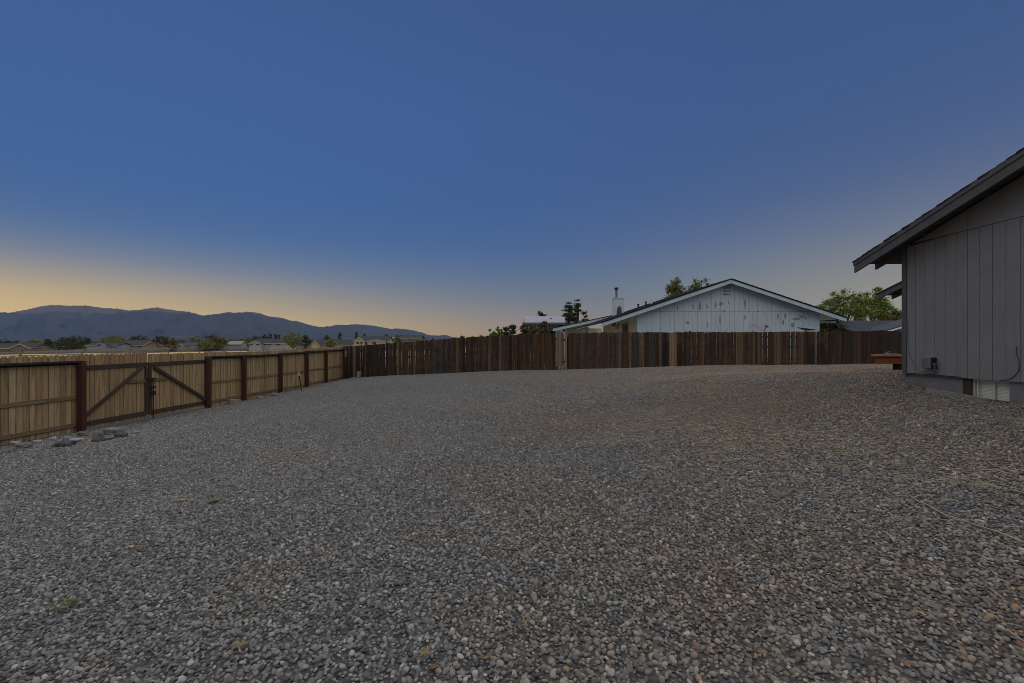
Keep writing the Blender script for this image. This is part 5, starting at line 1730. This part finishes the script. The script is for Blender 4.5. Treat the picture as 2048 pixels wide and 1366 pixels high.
def fallen_leaf(label, px, py, kind, L=.07, ang=0.0, curl=.45):
    L *= .72
    p = hit(px, py)
    mb = MB()
    n_ = 7
    vs, fs = [], []
    for i in range(n_):
        s = i / (n_ - 1)
        w = L * .24 * math.sin(math.pi * min(1, s * .92 + .06)) ** .8
        z = curl * L * (s - .5) ** 2 * 2
        vs += [(L * (s - .5), -w, z + curl * w * .8), (L * (s - .5), 0, z), (L * (s - .5), w, z + curl * w * .8)]
    for i in range(n_ - 1):
        for k in range(2):
            a = i * 3 + k
            fs.append((a, a + 3, a + 4, a + 1))
    me = MB().add(vs, fs).mesh('leaf')
    o = link('fallen_leaf', me, LF[kind], None, (p.x, p.y, gz(p.x, p.y) + .028), True)
    o.modifiers.new('thickness', 'SOLIDIFY').thickness = .0008
    o.rotation_euler = (rnd.uniform(-.4, .2), rnd.uniform(-.3, .3), ang)
    return tag(o, label, 'leaf', 'leaves on the gravel')


for a in [('golden upright fallen leaf near the bottom edge, left of centre', 852, 1318, 'yellow', .085, 1.3), ('rusty fallen leaf just left of the golden one', 842, 1325, 'orange', .07, .3),
          ('dark orange curled leaf at the bottom edge below the golden one', 866, 1350, 'brown', .09, .9), ('orange leaf lying flat right of the golden one at the bottom', 970, 1330, 'orange', .075, .1),
          ('yellow leaf with a dark tip in the gravel near bottom centre', 1051, 1259, 'yellow', .05, 1.2), ('yellow upright leaf in the middle foreground', 1008, 1191, 'yellow', .055, 1.4),
          ('yellowish-green leaf at the bottom left', 575, 1327, 'green', .05, 1.0), ('long tan leaf in the lower left foreground', 484, 1300, 'yellow', .085, .35),
          ('orange leaf at the bottom right with curved edge', 1816, 1342, 'orange', .07, 2.2), ('orange-brown leaf cluster left, under the faint weed', 277, 1102, 'orange', .12, .2),
          ('brown leaf right of the orange-brown cluster', 300, 1116, 'brown', .08, .1), ('small orange leaf in the left middle ground', 104, 1080, 'orange', .06, .2),
          ('orange leaf right of the brown one at left', 346, 1118, 'orange', .08, .3), ('orange leaf in the distance toward the basement window', 1869, 855, 'orange', .12, .1),
          ('orange leaf alone in the centre right gravel', 1258, 989, 'orange', .06, .6), ('yellow leaf lying in front of the dirt patch', 1119, 918, 'yellow', .07, .2)]:
    fallen_leaf(*a)

M['straw'] = plain('straw', (.43, .35, .22), .8, 12, .3, .1, 60)
M['straw_dark'] = plain('old_straw', (.22, .17, .10), .85, 12, .3, .1, 60)


def stalk(label, pts, r, mat='straw'):
    out = []
    for px, py in pts:
        p = hit(px, py)
        out.append((p.x, p.y, gz(p.x, p.y) + .022))
    mb = MB()
    fine = []
    for a, c in zip(out, out[1:]):
        for k in range(4):
            fine.append(Vector(a).lerp(Vector(c), k / 4))
    fine.append(Vector(out[-1]))
    for f in fine[1:-1]:
        f.x += rnd.uniform(-.006, .006)
        f.z += rnd.uniform(-.002, .01)
    k = len(fine)
    o = mb.tube(fine, [r * (1 - .55 * i / k) for i in range(k)], 5).build('dry_stalk', M[mat], None, True)
    return tag(o, label, 'stalk', 'dry stalks on the gravel')


for a in [('longest dry stalk, running off the right edge in the foreground', [(2052, 1094), (1980, 1066), (1900, 1040), (1840, 1010), (1800, 985)], .006),
          ('dry stalk slanting across the gravel at right, above the longest one', [(2050, 992), (1980, 978), (1930, 975), (1865, 966)], .005),
          ('pale dry stalk near the right edge in the middle ground', [(2020, 946), (1985, 933), (1965, 922)], .005),
          ('thin dry stalk in the centre in front of the dirt patch', [(1332, 942), (1290, 934), (1258, 929)], .006),
          ('short thick grey stick standing out in the centre gravel', [(1276, 977), (1286, 962), (1296, 948)], .010, 'straw_dark'),
          ('short straw-coloured stick in the right foreground', [(1789, 1090), (1780, 1080), (1771, 1071)], .008),
          ('short pale stalk at the far lower right', [(1851, 1240), (1836, 1234), (1825, 1228)], .004),
          ('dry stalk in the lower right corner', [(2050, 1293), (2020, 1276), (1992, 1262)], .004),
          ('thin upright stem at the bottom edge near centre', [(993, 1364), (994, 1348), (994, 1333)], .004, 'straw_dark'),
          ('thin pale stem beside the leaf in the lower left', [(482, 1312), (476, 1306), (471, 1300)], .003),
          ('curved pale wire-like stalk beyond the dirt patch', [(1188, 808), (1184, 805), (1176, 804), (1163, 805)], .010),
          ('reddish twig at right, left end of the longest stalk', [(1775, 993), (1755, 983), (1735, 976)], .005, 'straw_dark')]:
    stalk(*a)


def straw_stuff():
    """short dead grass lying in and around the worn patches"""
    mb = MB()
    vs, fs = [], []
    spots = [(1330, 850, 170, 40, 420), (1450, 880, 140, 40, 260), (1620, 930, 240, 60, 300), (1900, 960, 160, 50, 160), (1180, 772, 60, 8, 160), (1230, 885, 90, 14, 120), (1700, 880, 300, 60, 220), (360, 1005, 26, 8, 26), (1120, 850, 60, 12, 80), (1850, 770, 60, 14, 40), (262, 868, 60, 10, 90)]
    for (cx, cy, sx_, sy_, k) in spots:
        for _ in range(int(k * .6)):
            px, py = rnd.gauss(cx, sx_ * .5), rnd.gauss(cy, sy_ * .5)
            if py < 752 or px > 2100: continue
            p = hit(px, py)
            if p.x > 7.5: continue
            L = rnd.uniform(.05, .26)
            a = rnd.uniform(0, 6.283)
            w = rnd.uniform(.0012, .0024)
            z = gz(p.x, p.y) + .027
            dx, dy = math.cos(a), math.sin(a)
            n0 = len(vs)
            for s, h in ((0, 0.0), (.5, rnd.uniform(.0, .03)), (1, rnd.uniform(.0, .035))):
                x, y = p.x + dx * L * s + rnd.uniform(-.01, .01), p.y + dy * L * s
                vs += [(x - dy * w, y + dx * w, z + h), (x + dy * w, y - dx * w, z + h), (x, y, z + h + w)]
            for s in (0, 3):
                for c in range(3):
                    c2 = (c + 1) % 3
                    fs.append((n0 + s + c, n0 + s + c2, n0 + s + 3 + c2, n0 + s + 3 + c))
    return mb.add(vs, fs)


tag(straw_stuff().build('dry_grass', M['straw']), 'dead straw-coloured grass strewn over the worn gravel', 'grass', kind='stuff')


def weed(label, px, py, wpx, k, mat):
    p = hit(px, py)
    vs, fs = [], []
    rw = wpx / F * p.y / 2
    for _ in range(k):
        a = rnd.uniform(0, 6.283)
        r0 = rw * rnd.random() ** .7
        x, y = p.x + r0 * math.cos(a), p.y + r0 * math.sin(a) * .7
        L, w = rnd.uniform(.02, .05), rnd.uniform(.0015, .0035)
        dx, dy = math.cos(a + rnd.uniform(-1, 1)), math.sin(a + rnd.uniform(-1, 1))
        z = gz(x, y) + .008
        n0 = len(vs)
        vs += [(x - dy * w, y + dx * w, z), (x + dy * w, y - dx * w, z), (x + dx * L * .6, y + dy * L * .6, z + L * .75), (x + dx * L * .5 - dy * w, y + dy * L * .5 + dx * w, z + L * .6)]
        fs.append((n0, n0 + 1, n0 + 2, n0 + 3))
    return tag(MB().add(vs, fs).build('weed', mat), label, 'weed', 'weeds in the gravel')


WM = plain('weed_green', (.15, .155, .06), .8, 20, .35, 0)
weed('small yellow-green weed patch in the left middle gravel', 428, 1007, 22, 120, WM)
weed('faint green weed patch in the lower left foreground', 130, 1218, 66, 90, WM)
weed('low grey-green weeds at the foot of the fence at left edge', 22, 905, 52, 160, plain('weed_dull', (.10, .10, .06), .9, 20, .3, 0))

# ------------------------------------------------------------------ air
HAZE = 3.5e-5
if HAZE:
    m = bpy.data.materials.new('haze_air')
    m.use_nodes = True
    n = m.node_tree
    n.nodes.clear()
    out = n.nodes.new('ShaderNodeOutputMaterial')
    pv = n.nodes.new('ShaderNodeVolumePrincipled')
    pv.inputs['Color'].default_value = (.36, .58, 1.0, 1)
    pv.inputs['Density'].default_value = HAZE
    pv.inputs['Anisotropy'].default_value = .0
    n.links.new(pv.outputs[0], out.inputs['Volume'])
    hz = MB().box(-15000, 15000, -15000, 15000, -160, 1100).build('haze', None)
    hz.data.materials.append(m)
    tag(hz, 'thin blue evening haze in the air', kind='stuff')
